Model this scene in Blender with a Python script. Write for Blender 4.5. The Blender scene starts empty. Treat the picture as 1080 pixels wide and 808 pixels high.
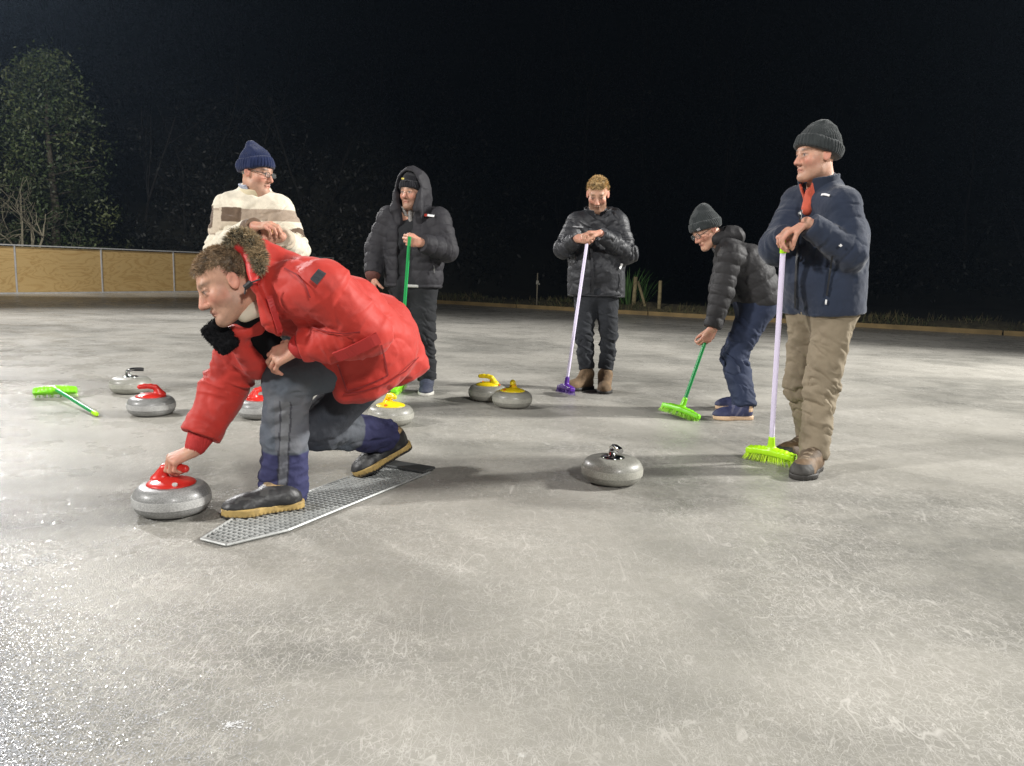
import bpy, bmesh, math, random
import numpy as np
from mathutils import Vector, Matrix
random.seed(7); RNG = np.random.default_rng(11)
scene = bpy.context.scene
COL = scene.collection
F32 = np.float32
# ------------------------------------------------------------------ camera
F_PX, W_PX, H_PX = 810.0, 1080.0, 808.0
CAM_H = 0.97
PITCH, ROLL = math.radians(8.35), math.radians(1.7)
fwd = np.array([0, math.cos(PITCH), -math.sin(PITCH)])
r0 = np.array([1.0, 0, 0]); u0 = np.array([0, math.sin(PITCH), math.cos(PITCH)])
rgt = math.cos(ROLL)*r0 + math.sin(ROLL)*u0
upv = -math.sin(ROLL)*r0 + math.cos(ROLL)*u0
cam_d = bpy.data.cameras.new("camera"); cam = bpy.data.objects.new("camera", cam_d); COL.objects.link(cam)
cam.matrix_world = Matrix(((rgt[0], upv[0], -fwd[0], 0), (rgt[1], upv[1], -fwd[1], 0), (rgt[2], upv[2], -fwd[2], CAM_H), (0, 0, 0, 1)))
cam_d.sensor_width = 36; cam_d.lens = 36*F_PX/W_PX; cam_d.clip_end = 2000; cam_d.clip_start = .05
scene.camera = cam
def ray(u, v):
    return fwd + rgt*((u-W_PX/2)/F_PX) - upv*((v-H_PX/2)/F_PX)
def at(u, v, Z):
    """world point seen at (u, v) of the survey photo at depth Z metres"""
    d = ray(u, v); d = d*(Z/d[1]); return np.array([d[0], d[1], d[2]+CAM_H])
def G(u, v, z=0.0):
    d = ray(u, v); t = (z-CAM_H)/d[2]; return np.array([d[0]*t, d[1]*t, z])
def nrm(v):
    v = np.asarray(v, float); return v/np.linalg.norm(v)
Zv = np.array([0, 0, 1.0])
# ------------------------------------------------------------------ objects
def tag(o, label=None, cat=None, group=None, kind=None):
    for k, v in (('label', label), ('category', cat), ('group', group), ('kind', kind)):
        if v: o[k] = v
    return o
def empty(name, loc, label, cat, group=None):
    o = bpy.data.objects.new(name, None); COL.objects.link(o); o.location = [float(x) for x in loc]
    o.empty_display_size = .1
    return tag(o, label, cat, group)
def mesh_np(name, V, Fq, mat, parent=None, base=None, smooth=True, col=None):
    """V (n,3), Fq (m,4) or (m,3) numpy -> linked object with its origin at base"""
    V = np.asarray(V, F32); Fq = np.asarray(Fq, np.int32)
    if base is None: base = np.zeros(3)
    me = bpy.data.meshes.new(name); k = Fq.shape[1]
    me.vertices.add(len(V)); me.vertices.foreach_set('co', (V-np.asarray(base, F32)).ravel())
    me.loops.add(Fq.size); me.loops.foreach_set('vertex_index', Fq.ravel())
    me.polygons.add(len(Fq)); me.polygons.foreach_set('loop_start', np.arange(0, Fq.size, k, dtype=np.int32))
    if smooth: me.polygons.foreach_set('use_smooth', np.ones(len(Fq), bool))
    else: me.polygons.foreach_set('use_smooth', np.zeros(len(Fq), bool))
    me.update(calc_edges=True)
    if col is not None:
        a = me.color_attributes.new('tint', 'FLOAT_COLOR', 'POINT')
        c = np.ones((len(V), 4), F32); c[:, :3] = col; a.data.foreach_set('color', c.ravel())
    return link_me(name, me, mat, parent, base)
def link_me(name, me, mat, parent, base):
    if mat: me.materials.append(mat)
    o = bpy.data.objects.new(name, me); COL.objects.link(o)
    if parent is not None: o.parent = parent
    else: o.location = [float(x) for x in base]
    return o
class MB:
    """collects simple shapes (world space), linked as ONE mesh object"""
    def __init__(s): s.V = []; s.F = []
    def add(s, V, F):
        o = len(s.V); s.V += [tuple(map(float, v)) for v in V]; s.F += [tuple(i+o for i in f) for f in F]
    def tube(s, pts, rad, n=10, cap=True):
        pts = [np.asarray(p, float) for p in pts]
        if not hasattr(rad, '__len__'): rad = [rad]*len(pts)
        V = []; F = []; prev = None
        for i, p in enumerate(pts):
            t = nrm(pts[min(i+1, len(pts)-1)]-pts[max(i-1, 0)])
            if prev is None:
                a = np.cross(t, [0, 0, 1.0]);  a = np.cross(t, [1.0, 0, 0]) if np.linalg.norm(a) < .1 else a
            else: a = prev-t*np.dot(prev, t)
            a = nrm(a); prev = a; b = np.cross(t, a)
            for j in range(n):
                w = 2*math.pi*j/n; V.append(p+rad[i]*(math.cos(w)*a+math.sin(w)*b))
        for i in range(len(pts)-1):
            for j in range(n):
                F.append((i*n+j, i*n+(j+1) % n, (i+1)*n+(j+1) % n, (i+1)*n+j))
        if cap: F.append(tuple(range(n-1, -1, -1))); F.append(tuple(range((len(pts)-1)*n, len(pts)*n)))
        s.add(V, F)
    def box(s, c, h, R=None, taper=1.0):
        R = np.eye(3) if R is None else R
        V = []
        for z in (-1, 1):
            q = taper if z > 0 else 1.0
            for x, y in ((-1, -1), (1, -1), (1, 1), (-1, 1)):
                V.append(np.asarray(c)+R@np.array([x*h[0]*q, y*h[1]*q, z*h[2]]))
        s.add(V, [(3, 2, 1, 0), (4, 5, 6, 7), (0, 1, 5, 4), (1, 2, 6, 5), (2, 3, 7, 6), (3, 0, 4, 7)])
    def lathe(s, c, prof, n=48, R=None):
        R = np.eye(3) if R is None else R; V = []; F = []; m = len(prof)
        for r, z in prof:
            for j in range(n):
                w = 2*math.pi*j/n; V.append(np.asarray(c)+R@np.array([r*math.cos(w), r*math.sin(w), z]))
        for i in range(m-1):
            for j in range(n): F.append((i*n+j, i*n+(j+1) % n, (i+1)*n+(j+1) % n, (i+1)*n+j))
        F.append(tuple(range(n-1, -1, -1))); F.append(tuple(range((m-1)*n, m*n)))
        s.add(V, F)
    def blade(s, p, d, L, w, bend=0.0):
        d = nrm(d); a = np.cross(d, [random.gauss(0, 1), random.gauss(0, 1), random.gauss(0, 1)]); a = nrm(a)*w
        p = np.asarray(p, float); q = p+d*L*.6; e = p+d*L+np.array([0, 0, -bend*L])
        s.add([p-a, p+a, q+a*.7, q-a*.7, e], [(0, 1, 2, 3), (3, 2, 4)])
    def build(s, name, mat, parent=None, base=None, smooth=False, bevel=0, org=None):
        """org: world origin of the top-level owner (vertices are stored relative to it)"""
        if base is None: base = org if org is not None else np.zeros(3)
        me = bpy.data.meshes.new(name); b = np.asarray(base, float)
        me.from_pydata([(v[0]-b[0], v[1]-b[1], v[2]-b[2]) for v in s.V], [], s.F)
        if smooth:
            me.polygons.foreach_set('use_smooth', np.ones(len(me.polygons), bool))
            if smooth != 'all':
                try: me.set_sharp_from_angle(angle=math.radians(40))
                except Exception: pass
        me.update()
        o = link_me(name, me, mat, parent, base)
        if bevel:
            m = o.modifiers.new('bevel', 'BEVEL'); m.width = bevel; m.segments = 2; m.limit_method = 'ANGLE'; m.angle_limit = .6
        return o
def frame(x=None, z=None, y=None):
    """3x3 with columns x,y,z from two given axes"""
    if x is not None and z is not None:
        z = nrm(z); x = np.asarray(x, float); x = nrm(x-z*np.dot(x, z)); y = np.cross(z, x)
    elif y is not None and z is not None:
        z = nrm(z); y = np.asarray(y, float); y = nrm(y-z*np.dot(y, z)); x = np.cross(y, z)
    return np.stack([x, y, z], 1)
# ------------------------------------------------------------------ materials
def nodes(m):
    m.use_nodes = True; return m.node_tree.nodes, m.node_tree.links
def mat(name, col=(.5, .5, .5), rough=.6, attr=False, bump=None, vary=0.12, vscale=9, metal=0, spec=.5, sheen=0, sss=0, bump2=None, coat=0):
    m = bpy.data.materials.new(name); N, L = nodes(m); p = N['Principled BSDF']
    p.inputs['Roughness'].default_value = rough; p.inputs['Metallic'].default_value = metal
    p.inputs['Specular IOR Level'].default_value = spec
    if sheen: p.inputs['Sheen Weight'].default_value = sheen; p.inputs['Sheen Roughness'].default_value = .5
    if coat: p.inputs['Coat Weight'].default_value = coat; p.inputs['Coat Roughness'].default_value = .12
    if sss:
        p.inputs['Subsurface Weight'].default_value = sss; p.inputs['Subsurface Radius'].default_value = (.012, .005, .003); p.inputs['Subsurface Scale'].default_value = .6
    tc = N.new('ShaderNodeTexCoord')
    if attr:
        src = N.new('ShaderNodeVertexColor'); src.layer_name = 'tint'; out = src.outputs['Color']
    else:
        src = N.new('ShaderNodeRGB'); src.outputs[0].default_value = (*col, 1); out = src.outputs[0]
    if vary:
        nz = N.new('ShaderNodeTexNoise'); nz.inputs['Scale'].default_value = vscale; nz.inputs['Detail'].default_value = 6
        L.new(tc.outputs['Object'], nz.inputs['Vector'])
        mr = N.new('ShaderNodeMapRange'); mr.inputs['From Min'].default_value = .3; mr.inputs['From Max'].default_value = .7
        mr.inputs['To Min'].default_value = 1-vary; mr.inputs['To Max'].default_value = 1+vary
        L.new(nz.outputs['Fac'], mr.inputs['Value'])
        vm = N.new('ShaderNodeVectorMath'); vm.operation = 'SCALE'
        L.new(out, vm.inputs[0]); L.new(mr.outputs[0], vm.inputs['Scale']); out = vm.outputs[0]
    L.new(out, p.inputs['Base Color'])
    last = None
    for b in (bump, bump2):
        if b:
            nz = N.new('ShaderNodeTexNoise'); nz.inputs['Scale'].default_value = b[0]; nz.inputs['Detail'].default_value = 4
            if len(b) > 3:
                mp = N.new('ShaderNodeMapping'); mp.inputs['Scale'].default_value = b[3]; L.new(tc.outputs['Object'], mp.inputs[0]); L.new(mp.outputs[0], nz.inputs['Vector'])
            else: L.new(tc.outputs['Object'], nz.inputs['Vector'])
            bp = N.new('ShaderNodeBump'); bp.inputs['Strength'].default_value = b[1]; bp.inputs['Distance'].default_value = b[2]
            L.new(nz.outputs['Fac'], bp.inputs['Height'])
            if last: L.new(last.outputs[0], bp.inputs['Normal'])
            last = bp
    if last: L.new(last.outputs[0], p.inputs['Normal'])
    return m
# ------------------------------------------------------------------ noise
def vnoise(P):
    P = np.asarray(P, F32); i = np.floor(P); f = P-i; i = i.astype(np.int64); u = f*f*(3-2*f)
    def h(x, y, z):
        n = (x*374761393+y*668265263+z*1274126177) & 0xffffffff
        n = ((n ^ (n >> 13))*1103515245) & 0xffffffff
        n = ((n ^ (n >> 15))*2246822519) & 0xffffffff
        return ((n ^ (n >> 16)) & 0xffff).astype(F32)/32767.5-1
    x, y, z = i[:, 0], i[:, 1], i[:, 2]; a, b, c = u[:, 0], u[:, 1], u[:, 2]
    def lx(yy, zz): return h(x, yy, zz)*(1-a)+h(x+1, yy, zz)*a
    def ly(zz): return lx(y, zz)*(1-b)+lx(y+1, zz)*b
    return ly(z)*(1-c)+ly(z+1)*c
def fbm(P, o=3):
    r = 0; a = 1; t = 0
    for k in range(o): r = r+a*vnoise(P*(2**k)+17.3*k); t += a; a *= .5
    return r/t
def ridge(P, o=2, sharp=1.0):
    """rounded cloth folds: 0..1, crests where the noise crosses zero"""
    w = P+.25*np.stack([vnoise(P*.9+5), vnoise(P*.9+11), vnoise(P*.9+23)], 1)
    return (1-np.abs(fbm(w, o))*1.6).clip(0, 1)**(1.5*sharp)
def crease(P, o=2, w=2.4):
    """narrow valleys between broad panels: 0..1"""
    q = P+.3*np.stack([vnoise(P*.8+5), vnoise(P*.8+11), vnoise(P*.8+23)], 1)
    return (1-np.abs(fbm(q, o))*w*1.6).clip(0, 1)**1.6
# ------------------------------------------------------------------ implicit surfaces
def f_rc(a, b, ra, rb):
    a = np.asarray(a, F32); b = np.asarray(b, F32); ba = b-a; l2 = float(ba@ba)
    rr = ra-rb; a2 = l2-rr*rr
    if a2 <= 1e-9 or l2 < 1e-9:
        c, r = (a, ra) if ra >= rb else (b, rb)
        return lambda P: np.sqrt(((P-c)**2).sum(1))-r
    il2 = 1/l2
    def f(P):
        pa = P-a; y = pa@ba; z = y-l2
        q = pa*l2-y[:, None]*ba; x2 = (q*q).sum(1); y2 = y*y*l2; z2 = z*z*l2
        k = np.sign(rr)*rr*rr*x2
        d = (np.sqrt(x2*a2*il2)+y*rr)*il2-ra
        m1 = np.sign(z)*a2*z2 > k; m2 = np.sign(y)*a2*y2 < k
        d = np.where(m2, np.sqrt(x2+y2)*il2-ra, d)
        return np.where(m1, np.sqrt(x2+z2)*il2-rb, d)
    return f
def f_ell(c, r, R=None):
    c = np.asarray(c, F32); r = np.asarray(r, F32); Rm = np.eye(3, dtype=F32) if R is None else np.asarray(R, F32)
    def f(P):
        q = (P-c)@Rm; k0 = np.sqrt(((q/r)**2).sum(1)); k1 = np.sqrt(((q/(r*r))**2).sum(1))+1e-9
        return k0*(k0-1)/k1
    return f
def f_box(c, h, R=None, rd=.01):
    c = np.asarray(c, F32); h = np.asarray(h, F32)-rd; Rm = np.eye(3, dtype=F32) if R is None else np.asarray(R, F32)
    def f(P):
        q = np.abs((P-c)@Rm)-h
        return np.sqrt((np.maximum(q, 0)**2).sum(1))+np.minimum(q.max(1), 0)-rd
    return f
def smin(a, b, k):
    if k <= 0: return np.minimum(a, b)
    h = np.maximum(k-np.abs(a-b), 0)/k; return np.minimum(a, b)-h*h*k*.25
class SDF:
    def __init__(s): s.ops = []; s.lo = np.full(3, 1e9); s.hi = np.full(3, -1e9)
    def put(s, f, k, op, c=None, r=0):
        s.ops.append((op, f, k))
        if op == 'u' and c is not None:
            for q in c: s.lo = np.minimum(s.lo, np.asarray(q)-r); s.hi = np.maximum(s.hi, np.asarray(q)+r)
        return s
    def rc(s, a, b, ra, rb=None, k=.02, op='u'):
        rb = ra if rb is None else rb; return s.put(f_rc(a, b, ra, rb), k, op, (a, b), max(ra, rb))
    def sp(s, a, r, k=.02, op='u'): return s.rc(a, a, r, r, k, op)
    def ell(s, c, r, R=None, k=.02, op='u'): return s.put(f_ell(c, r, R), k, op, (c,), max(r))
    def box(s, c, h, R=None, rd=.01, k=.01, op='u'): return s.put(f_box(c, h, R, rd), k, op, (c,), float(np.linalg.norm(h)))
    def path(s, pts, rad, k=.02, op='u'):
        for i in range(len(pts)-1): s.rc(pts[i], pts[i+1], rad[i], rad[i+1], k, op)
        return s
    def cut(s, p, n, k=.006):
        """drop everything on the side n points to"""
        p = np.asarray(p, F32); n = np.asarray(nrm(n), F32); return s.put(lambda P: (P-p)@n, k, 'i')
    def cutl(s, p, n, R, k=.005):
        """the same, only within R of p (sleeve ends, trouser hems)"""
        p = np.asarray(p, F32); n = np.asarray(nrm(n), F32)
        def f(P):
            q = P-p; return np.minimum(q@n, R-np.sqrt((q*q).sum(1))).astype(F32)
        return s.put(f, k, 'i')
    def ev(s, P, masks=None):
        d = np.full(len(P), 9.0, F32)
        for op, f, k in s.ops:
            v = f(P).astype(F32)
            d = smin(d, v, k) if op == 'u' else (-smin(-d, v, k) if op == 's' else -smin(-d, -v, k))
        return d
    def surf(s, h):
        B = 8; lo = s.lo-3*h; n = np.ceil((s.hi+3*h-lo)/(h*B)).astype(int); hb = h*B
        ii = np.stack(np.meshgrid(*[np.arange(k) for k in n], indexing='ij'), -1).reshape(-1, 3)
        cen = (lo+(ii+.5)*hb-.5*h).astype(F32); Rb = .87*hb
        d = np.full(len(cen), 9.0, F32); dl = []
        for op, f, k in s.ops:
            v = f(cen).astype(F32); dl.append(v)
            d = smin(d, v, k) if op == 'u' else (-smin(-d, v, k) if op == 's' else -smin(-d, -v, k))
        act = np.abs(d) < Rb*1.7+2*h
        vol = np.where(d < 0, -1.0, 1.0).astype(F32)
        vol = np.repeat(np.repeat(np.repeat(vol.reshape(n), B, 0), B, 1), B, 2)
        off = np.stack(np.meshgrid(*[np.arange(B)]*3, indexing='ij'), -1).reshape(-1, 3)
        aid = np.nonzero(act)[0]
        for c0 in range(0, len(aid), 1500):
            ch = aid[c0:c0+1500]; st = ii[ch]*B
            idx = (st[:, None, :]+off[None]); P = (lo+idx.reshape(-1, 3)*h).astype(F32)
            dd = np.full((len(ch), B**3), 9.0, F32); P3 = P.reshape(len(ch), B**3, 3)
            for (op, f, k), v in zip(s.ops, dl):
                vc = v[ch]; m = (vc < Rb*1.6+k+h) if op != 'i' else (vc > -(Rb*1.2+k+h))
                if not m.any(): continue
                x = f(P3[m].reshape(-1, 3)).astype(F32).reshape(-1, B**3); o = dd[m]
                dd[m] = smin(o, x, k) if op == 'u' else (-smin(-o, x, k) if op == 's' else -smin(-o, -x, k))
            vol[idx[..., 0], idx[..., 1], idx[..., 2]] = dd.clip(-1, 1)
        S = vol < 0
        a = S[:-1, :-1, :-1]; al = a.copy(); an = a.copy()
        for x in (0, 1):
            for y in (0, 1):
                for z in (0, 1):
                    q = S[x:S.shape[0]-1+x, y:S.shape[1]-1+y, z:S.shape[2]-1+z]; al &= q; an |= q
        cells = np.stack(np.nonzero(an & ~al), 1); del al, an
        cid = np.full(S.shape, -1, np.int32); cid[cells[:, 0], cells[:, 1], cells[:, 2]] = np.arange(len(cells))
        acc = np.zeros((len(cells), 3), F32); cnt = np.zeros(len(cells), F32)
        corner = [(x, y, z) for x in (0, 1) for y in (0, 1) for z in (0, 1)]
        cv = {c: vol[cells[:, 0]+c[0], cells[:, 1]+c[1], cells[:, 2]+c[2]] for c in corner}
        for ax in range(3):
            for c in corner:
                if c[ax]: continue
                e = list(c); e[ax] = 1; e = tuple(e); va, vb = cv[c], cv[e]; m = (va < 0) != (vb < 0)
                t = np.where(m, va/np.where(m, va-vb, 1), 0)
                p = np.tile(np.array(c, F32), (len(cells), 1)); p[:, ax] = t
                acc[m] += p[m]; cnt[m] += 1
        V = (lo+(cells+acc/np.maximum(cnt, 1)[:, None])*h).astype(F32)
        Q = []
        for ax in range(3):
            b, c = (ax+1) % 3, (ax+2) % 3
            sl0 = [slice(1, -1)]*3; sl1 = [slice(1, -1)]*3; sl0[ax] = slice(0, -1); sl1[ax] = slice(1, None)
            A, Bv = S[tuple(sl0)], S[tuple(sl1)]; e = np.stack(np.nonzero(A != Bv), 1)
            ins = A[e[:, 0], e[:, 1], e[:, 2]]; e = e.copy()
            for k in range(3):
                if k != ax: e[:, k] += 1
            qs = []
            for db, dc in ((-1, -1), (0, -1), (0, 0), (-1, 0)):
                w = e.copy(); w[:, b] += db; w[:, c] += dc; qs.append(cid[w[:, 0], w[:, 1], w[:, 2]])
            q = np.stack(qs, 1); q[~ins] = q[~ins][:, ::-1]; Q.append(q[(q >= 0).all(1)])
        return V, np.concatenate(Q)
def vnormals(V, Q):
    n = np.cross(V[Q[:, 2]]-V[Q[:, 0]], V[Q[:, 3]]-V[Q[:, 1]]); N = np.zeros_like(V)
    for k in range(4): 
        for ax in range(3): N[:, ax] += np.bincount(Q[:, k], n[:, ax], len(V)).astype(F32)
    return N/np.maximum(np.linalg.norm(N, axis=1, keepdims=True), 1e-9)
def relax(V, Q, it):
    e = np.concatenate([Q[:, [0, 1]], Q[:, [1, 2]], Q[:, [2, 3]], Q[:, [3, 0]]]); n = len(V)
    c = np.bincount(e[:, 0], minlength=n)[:, None].astype(F32)
    for _ in range(it):
        A = np.stack([np.bincount(e[:, 0], V[e[:, 1], ax], n) for ax in range(3)], 1).astype(F32); V = .5*V+.5*A/np.maximum(c, 1)
    return V
def sdf_obj(S, h, name, m, parent=None, base=None, disp=None, col=None, org=None, sm=0, keep=None):
    V, Q = S.surf(h)
    if sm: V = relax(V, Q, sm)
    if disp is not None:
        Nn = vnormals(V, Q); V = V+Nn*disp(V, Nn)[:, None].astype(F32)
    c = None
    if col is not None: c = col(V, vnormals(V, Q))
    b = org if org is not None else (base if base is not None else np.zeros(3))
    return mesh_np(name, V, Q, m, parent, b, True, c)
def seg_coord(P, chains):
    """chains: list of polylines; -> arc coordinate along the nearest chain, distance, chain index"""
    best = np.full(len(P), 9e9, F32); s = np.zeros(len(P), F32); w = np.zeros(len(P), np.int32)
    for ci, ch in enumerate(chains):
        L0 = 0
        for i in range(len(ch)-1):
            a = np.asarray(ch[i], F32); b = np.asarray(ch[i+1], F32); ab = b-a; l = float(np.linalg.norm(ab))
            t = ((P-a)@ab/(l*l)).clip(0, 1); d = np.linalg.norm(P-a-t[:, None]*ab, axis=1); m = d < best
            best[m] = d[m]; s[m] = L0+t[m]*l; w[m] = ci; L0 += l
    return s, best, w
def blend(c, m, k):
    """tint rows of c towards colour k by mask m"""
    m = np.clip(np.asarray(m, F32), 0, 1)[:, None]; return c*(1-m)+np.asarray(k, F32)*m
def sst(x, a, b):
    t = ((x-a)/(b-a)).clip(0, 1); return t*t*(3-2*t)
# ------------------------------------------------------------------ people kit
SKIN = mat('skin', attr=True, rough=.5, vary=.10, vscale=40, bump=(190, .4, .0025), bump2=(60, .25, .003), spec=.35, sss=.12)
class Head:
    """local axes: l (left), f (face direction), u (up); origin between the eyes' height and the ears"""
    def __init__(s, c, f, up=Zv, k=1.0, roll=0.0):
        s.c = np.asarray(c, float); s.f = nrm(f); s.l = nrm(np.cross(up, s.f)); s.u = np.cross(s.f, s.l); s.k = k
        if roll: s.l, s.u = s.l*math.cos(roll)+s.u*math.sin(roll), s.u*math.cos(roll)-s.l*math.sin(roll)
        s.R = np.stack([s.l, s.f, s.u], 1)
    def p(s, l, f, u): return s.c+s.k*(l*s.l+f*s.f+u*s.u)
    def loc(s, P): return ((P-s.c.astype(F32))@s.R.astype(F32))/s.k
    def add(s, S, neck, jaw=1.0, neck_r=.058):
        k = s.k; p = s.p
        S.ell(p(0, -.012, .040), np.array([.074, .096, .086])*k, s.R, .03)
        S.ell(p(0, .028, -.038), np.array([.061*jaw, .062, .083])*k, s.R, .035)
        S.rc(p(.043*jaw, .015, -.075), p(.016, .066, -.104), .021*k, .018*k, .03)       # jaw line
        S.rc(p(-.043*jaw, .015, -.075), p(-.016, .066, -.104), .021*k, .018*k, .03)
        S.rc(p(-.010, .078, -.103), p(.010, .078, -.103), .0155*k, k=.02)               # chin
        S.rc(p(-.033, .076, .026), p(.033, .076, .026), .0125*k, k=.02)                 # brow
        for q in (-1, 1):
            S.sp(p(q*.046, .058, -.024), .017*k, .03)                                   # cheekbone
            S.ell(p(q*.033, .099, .003), np.array([.019, .016, .012])*k, s.R, .012, 's')  # eye socket
            S.sp(p(q*.032, .0755, .004), .0135*k, .003)                                 # eyeball
            S.rc(p(q*.018, .0865, .0125), p(q*.045, .080, .0105), .0045*k, k=.004)      # upper lid
            S.rc(p(q*.019, .0845, -.0065), p(q*.043, .079, -.006), .0040*k, k=.005)     # lower lid
            S.rc(p(q*.020, .094, -.040), p(q*.030, .083, -.064), .0014*k, k=.008, op='s')
            S.sp(p(q*.0125, .097, -.038), .0085*k, .008)                                # nostril wing
        S.rc(p(0, .086, .012), p(0, .110, -.033), .0085*k, .0125*k, .012)               # nose
        S.rc(p(-.017, .0875, -.0635), p(.017, .0875, -.0635), .0062*k, k=.007)          # lips
        S.rc(p(0, .0905, -.062), p(0, .0905, -.0625), .0072*k, k=.007)
        S.rc(p(-.014, .0865, -.0745), p(.014, .0865, -.0745), .0068*k, k=.007)
        for q in (-1, 1): S.rc(p(0, .0925, -.0685), p(q*.024, .0880, -.0765), .0017*k, k=.003, op='s')  # mouth line
        for q in (-1, 1):
            R = frame(y=s.f-.25*s.u, z=s.u+.25*s.f)
            e = p(q*.078, -.010, -.004); Ro = frame(y=nrm(s.f-q*.45*s.l), z=nrm(s.u-.15*s.f))
            S.ell(e, np.array([.008, .019, .030])*k, Ro, .008)
            S.ell(e+q*.007*k*s.l+.004*k*s.f, np.array([.006, .011, .020])*k, Ro, .006, 's')
        S.rc(p(0, -.022, -.055), neck, neck_r*k, (neck_r+.006)*k, .03)
    def paint(s, c, P, N, brow=(.16, .10, .07), beard=None, beard_amt=0, lips=1.0, eye=(.05, .06, .07), squint=.0):
        q = s.loc(P); l, f, u = q[:, 0], q[:, 1], q[:, 2]; al = np.abs(l); near = (np.abs(q).max(1) < .16)
        n1 = vnoise(P*160)*.5+.5
        cheek = np.exp(-(((al-.047)/.024)**2+((u+.030)/.026)**2))*(f > .02); c = blend(c, .5*cheek*near, (.60, .20, .15))
        nose = np.exp(-((al/.018)**2+((u+.028)/.022)**2))*(f > .085); c = blend(c, .45*nose, (.60, .21, .16))
        ear = (al > .072)*(np.abs(u) < .045)*(np.abs(f+.01) < .035); c = blend(c, .45*ear, (.60, .20, .15))
        if beard is not None:
            b = (sst(-u, .030, .055)*(f > -.02)*(1-np.exp(-((al/.022)**2+((u+.069)/.010)**2)))*sst(f, -.02, .03)*(u > -.14)) if lips > .5 else sst(-u, .030, .050)*sst(f, -.02, .03)*(u > -.14)
            mo = np.exp(-((al/.030)**2+((u+.050)/.009)**2))*(f > .07)
            c = blend(c, near*np.maximum(b, mo)*beard_amt*(.6+.4*n1), beard)
        lip = np.exp(-((al/.023)**4+((u+.068+11*al*al)/.0100)**4))*(f > .078); c = blend(c, .55*lips*lip, (.45, .16, .13))
        mouth = np.exp(-((al/.025)**4+((u+.0680+13*al*al)/.0024)**2))*(f > .074); c = blend(c, .75*lips*mouth, (.16, .05, .04))
        br = np.exp(-(((al-.034)/.021)**4+((u-.026-.10*(.034-np.abs(al-.030)))/.0075)**2))*(f > .04); c = blend(c, .95*br*(.75+.25*n1), np.array(brow)*.6)
        nos = np.exp(-(((al-.008)/.005)**2+((u+.043)/.004)**2))*(f > .085); c = blend(c, .7*nos, (.15, .05, .04))
        de = np.sqrt(((al-.032)*.85)**2+(u-.002)**2*3.2); e = (de < .0125)*(f > .064); op = 1-squint
        c = blend(c, e*.9*op, (.42, .38, .35)); ir = (np.sqrt((al-.032)**2+(u-.003)**2) < .0075)*(f > .070); c = blend(c, ir*(.6+.4*op), eye)
        lash = np.exp(-(((al-.032)/.014)**4+((u-.0085)/.0028)**2))*(f > .068); c = blend(c, .95*lash, (.07, .04, .03))
        bag = np.exp(-(((al-.030)/.014)**2+((u+.012)/.006)**2))*(f > .06); c = blend(c, .4*bag, (.33, .19, .15))
        return c
def head_prim(S, H, grow, k=.02):
    S.ell(H.p(0, -.012, .040), (np.array([.074, .096, .086])+grow)*H.k, H.R, k)
def add_hand(S, wr, kd, pn, ts, curl=(.9, 1.0, .6), s=1.0, spread=.10, thumb=.8, tcurl=.5, k=.005):
    """wr wrist, kd wrist->knuckles, pn palm direction, ts thumb side"""
    kd = nrm(kd); pn = nrm(pn-kd*np.dot(pn, kd)); ts = nrm(ts-kd*np.dot(ts, kd)-pn*np.dot(ts, pn))
    kn = []; off = (.030, .010, -.0105, -.029); ln = (.088, .092, .087, .078)
    for i in range(4):
        q = wr+s*(kd*ln[i]+ts*off[i]-pn*.002*(1 if i in (1, 2) else 0)); kn.append(q)
        S.rc(wr+s*ts*off[i]*.55+s*kd*.01, q, .0165*s, .0120*s, .012)
    L = ((.043, .026, .021), (.048, .030, .022), (.044, .028, .022), (.034, .021, .019)); r = (.0096, .0100, .0094, .0083)
    for i in range(4):
        a = 0; p = kn[i]; sp = spread*(1.5-i)/1.5*.5
        for j in range(3):
            a += curl[j]*(1+.06*(i-1)) if j < 3 else 0
            d = nrm(math.cos(a)*nrm(kd+ts*sp)+math.sin(a)*pn); q = p+d*L[i][j]*s
            S.rc(p, q, r[i]*s*(1-.07*j), r[i]*s*(.93-.09*j), k); p = q
    p = wr+s*(kd*.022+ts*.020+pn*.006); d = nrm(kd*(1-.35*thumb)+ts*thumb+pn*.35)
    for j, l in enumerate((.044, .033, .026)):
        q = p+d*l*s; S.rc(p, q, (.0150, .0115, .0103)[j]*s, (.0118, .0106, .0080)[j]*s, .006); p = q
        d = nrm(d+tcurl*(pn*.8-ts*.45+kd*.2))
def add_arm(S, sh, el, wr, r=(.055, .044, .030), k=.03):
    S.rc(sh, el, r[0], r[1], k); S.rc(el, wr, r[1], r[2], k)
def add_torso(S, pel, chest, neck, l, w=(.075, .085), r=(.115, .120), shL=None, shR=None, shr=.062, k=.06, bell=None):
    for q in (-1, 1):
        S.rc(pel+q*l*w[0], chest+q*l*w[1], r[0], r[1], k)
    S.rc(shL, shR, shr, shr, k); S.rc(neck, .5*(neck+shL), shr*.95, shr*.9, .05); S.rc(neck, .5*(neck+shR), shr*.95, shr*.9, .05)
    if bell is not None: S.sp(bell[0], bell[1], .08)
def add_leg(S, hip, kn, an, r, k=.04):
    S.rc(hip, kn, r[0], r[1], k); S.rc(kn, an, r[1], r[2], k)
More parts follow.
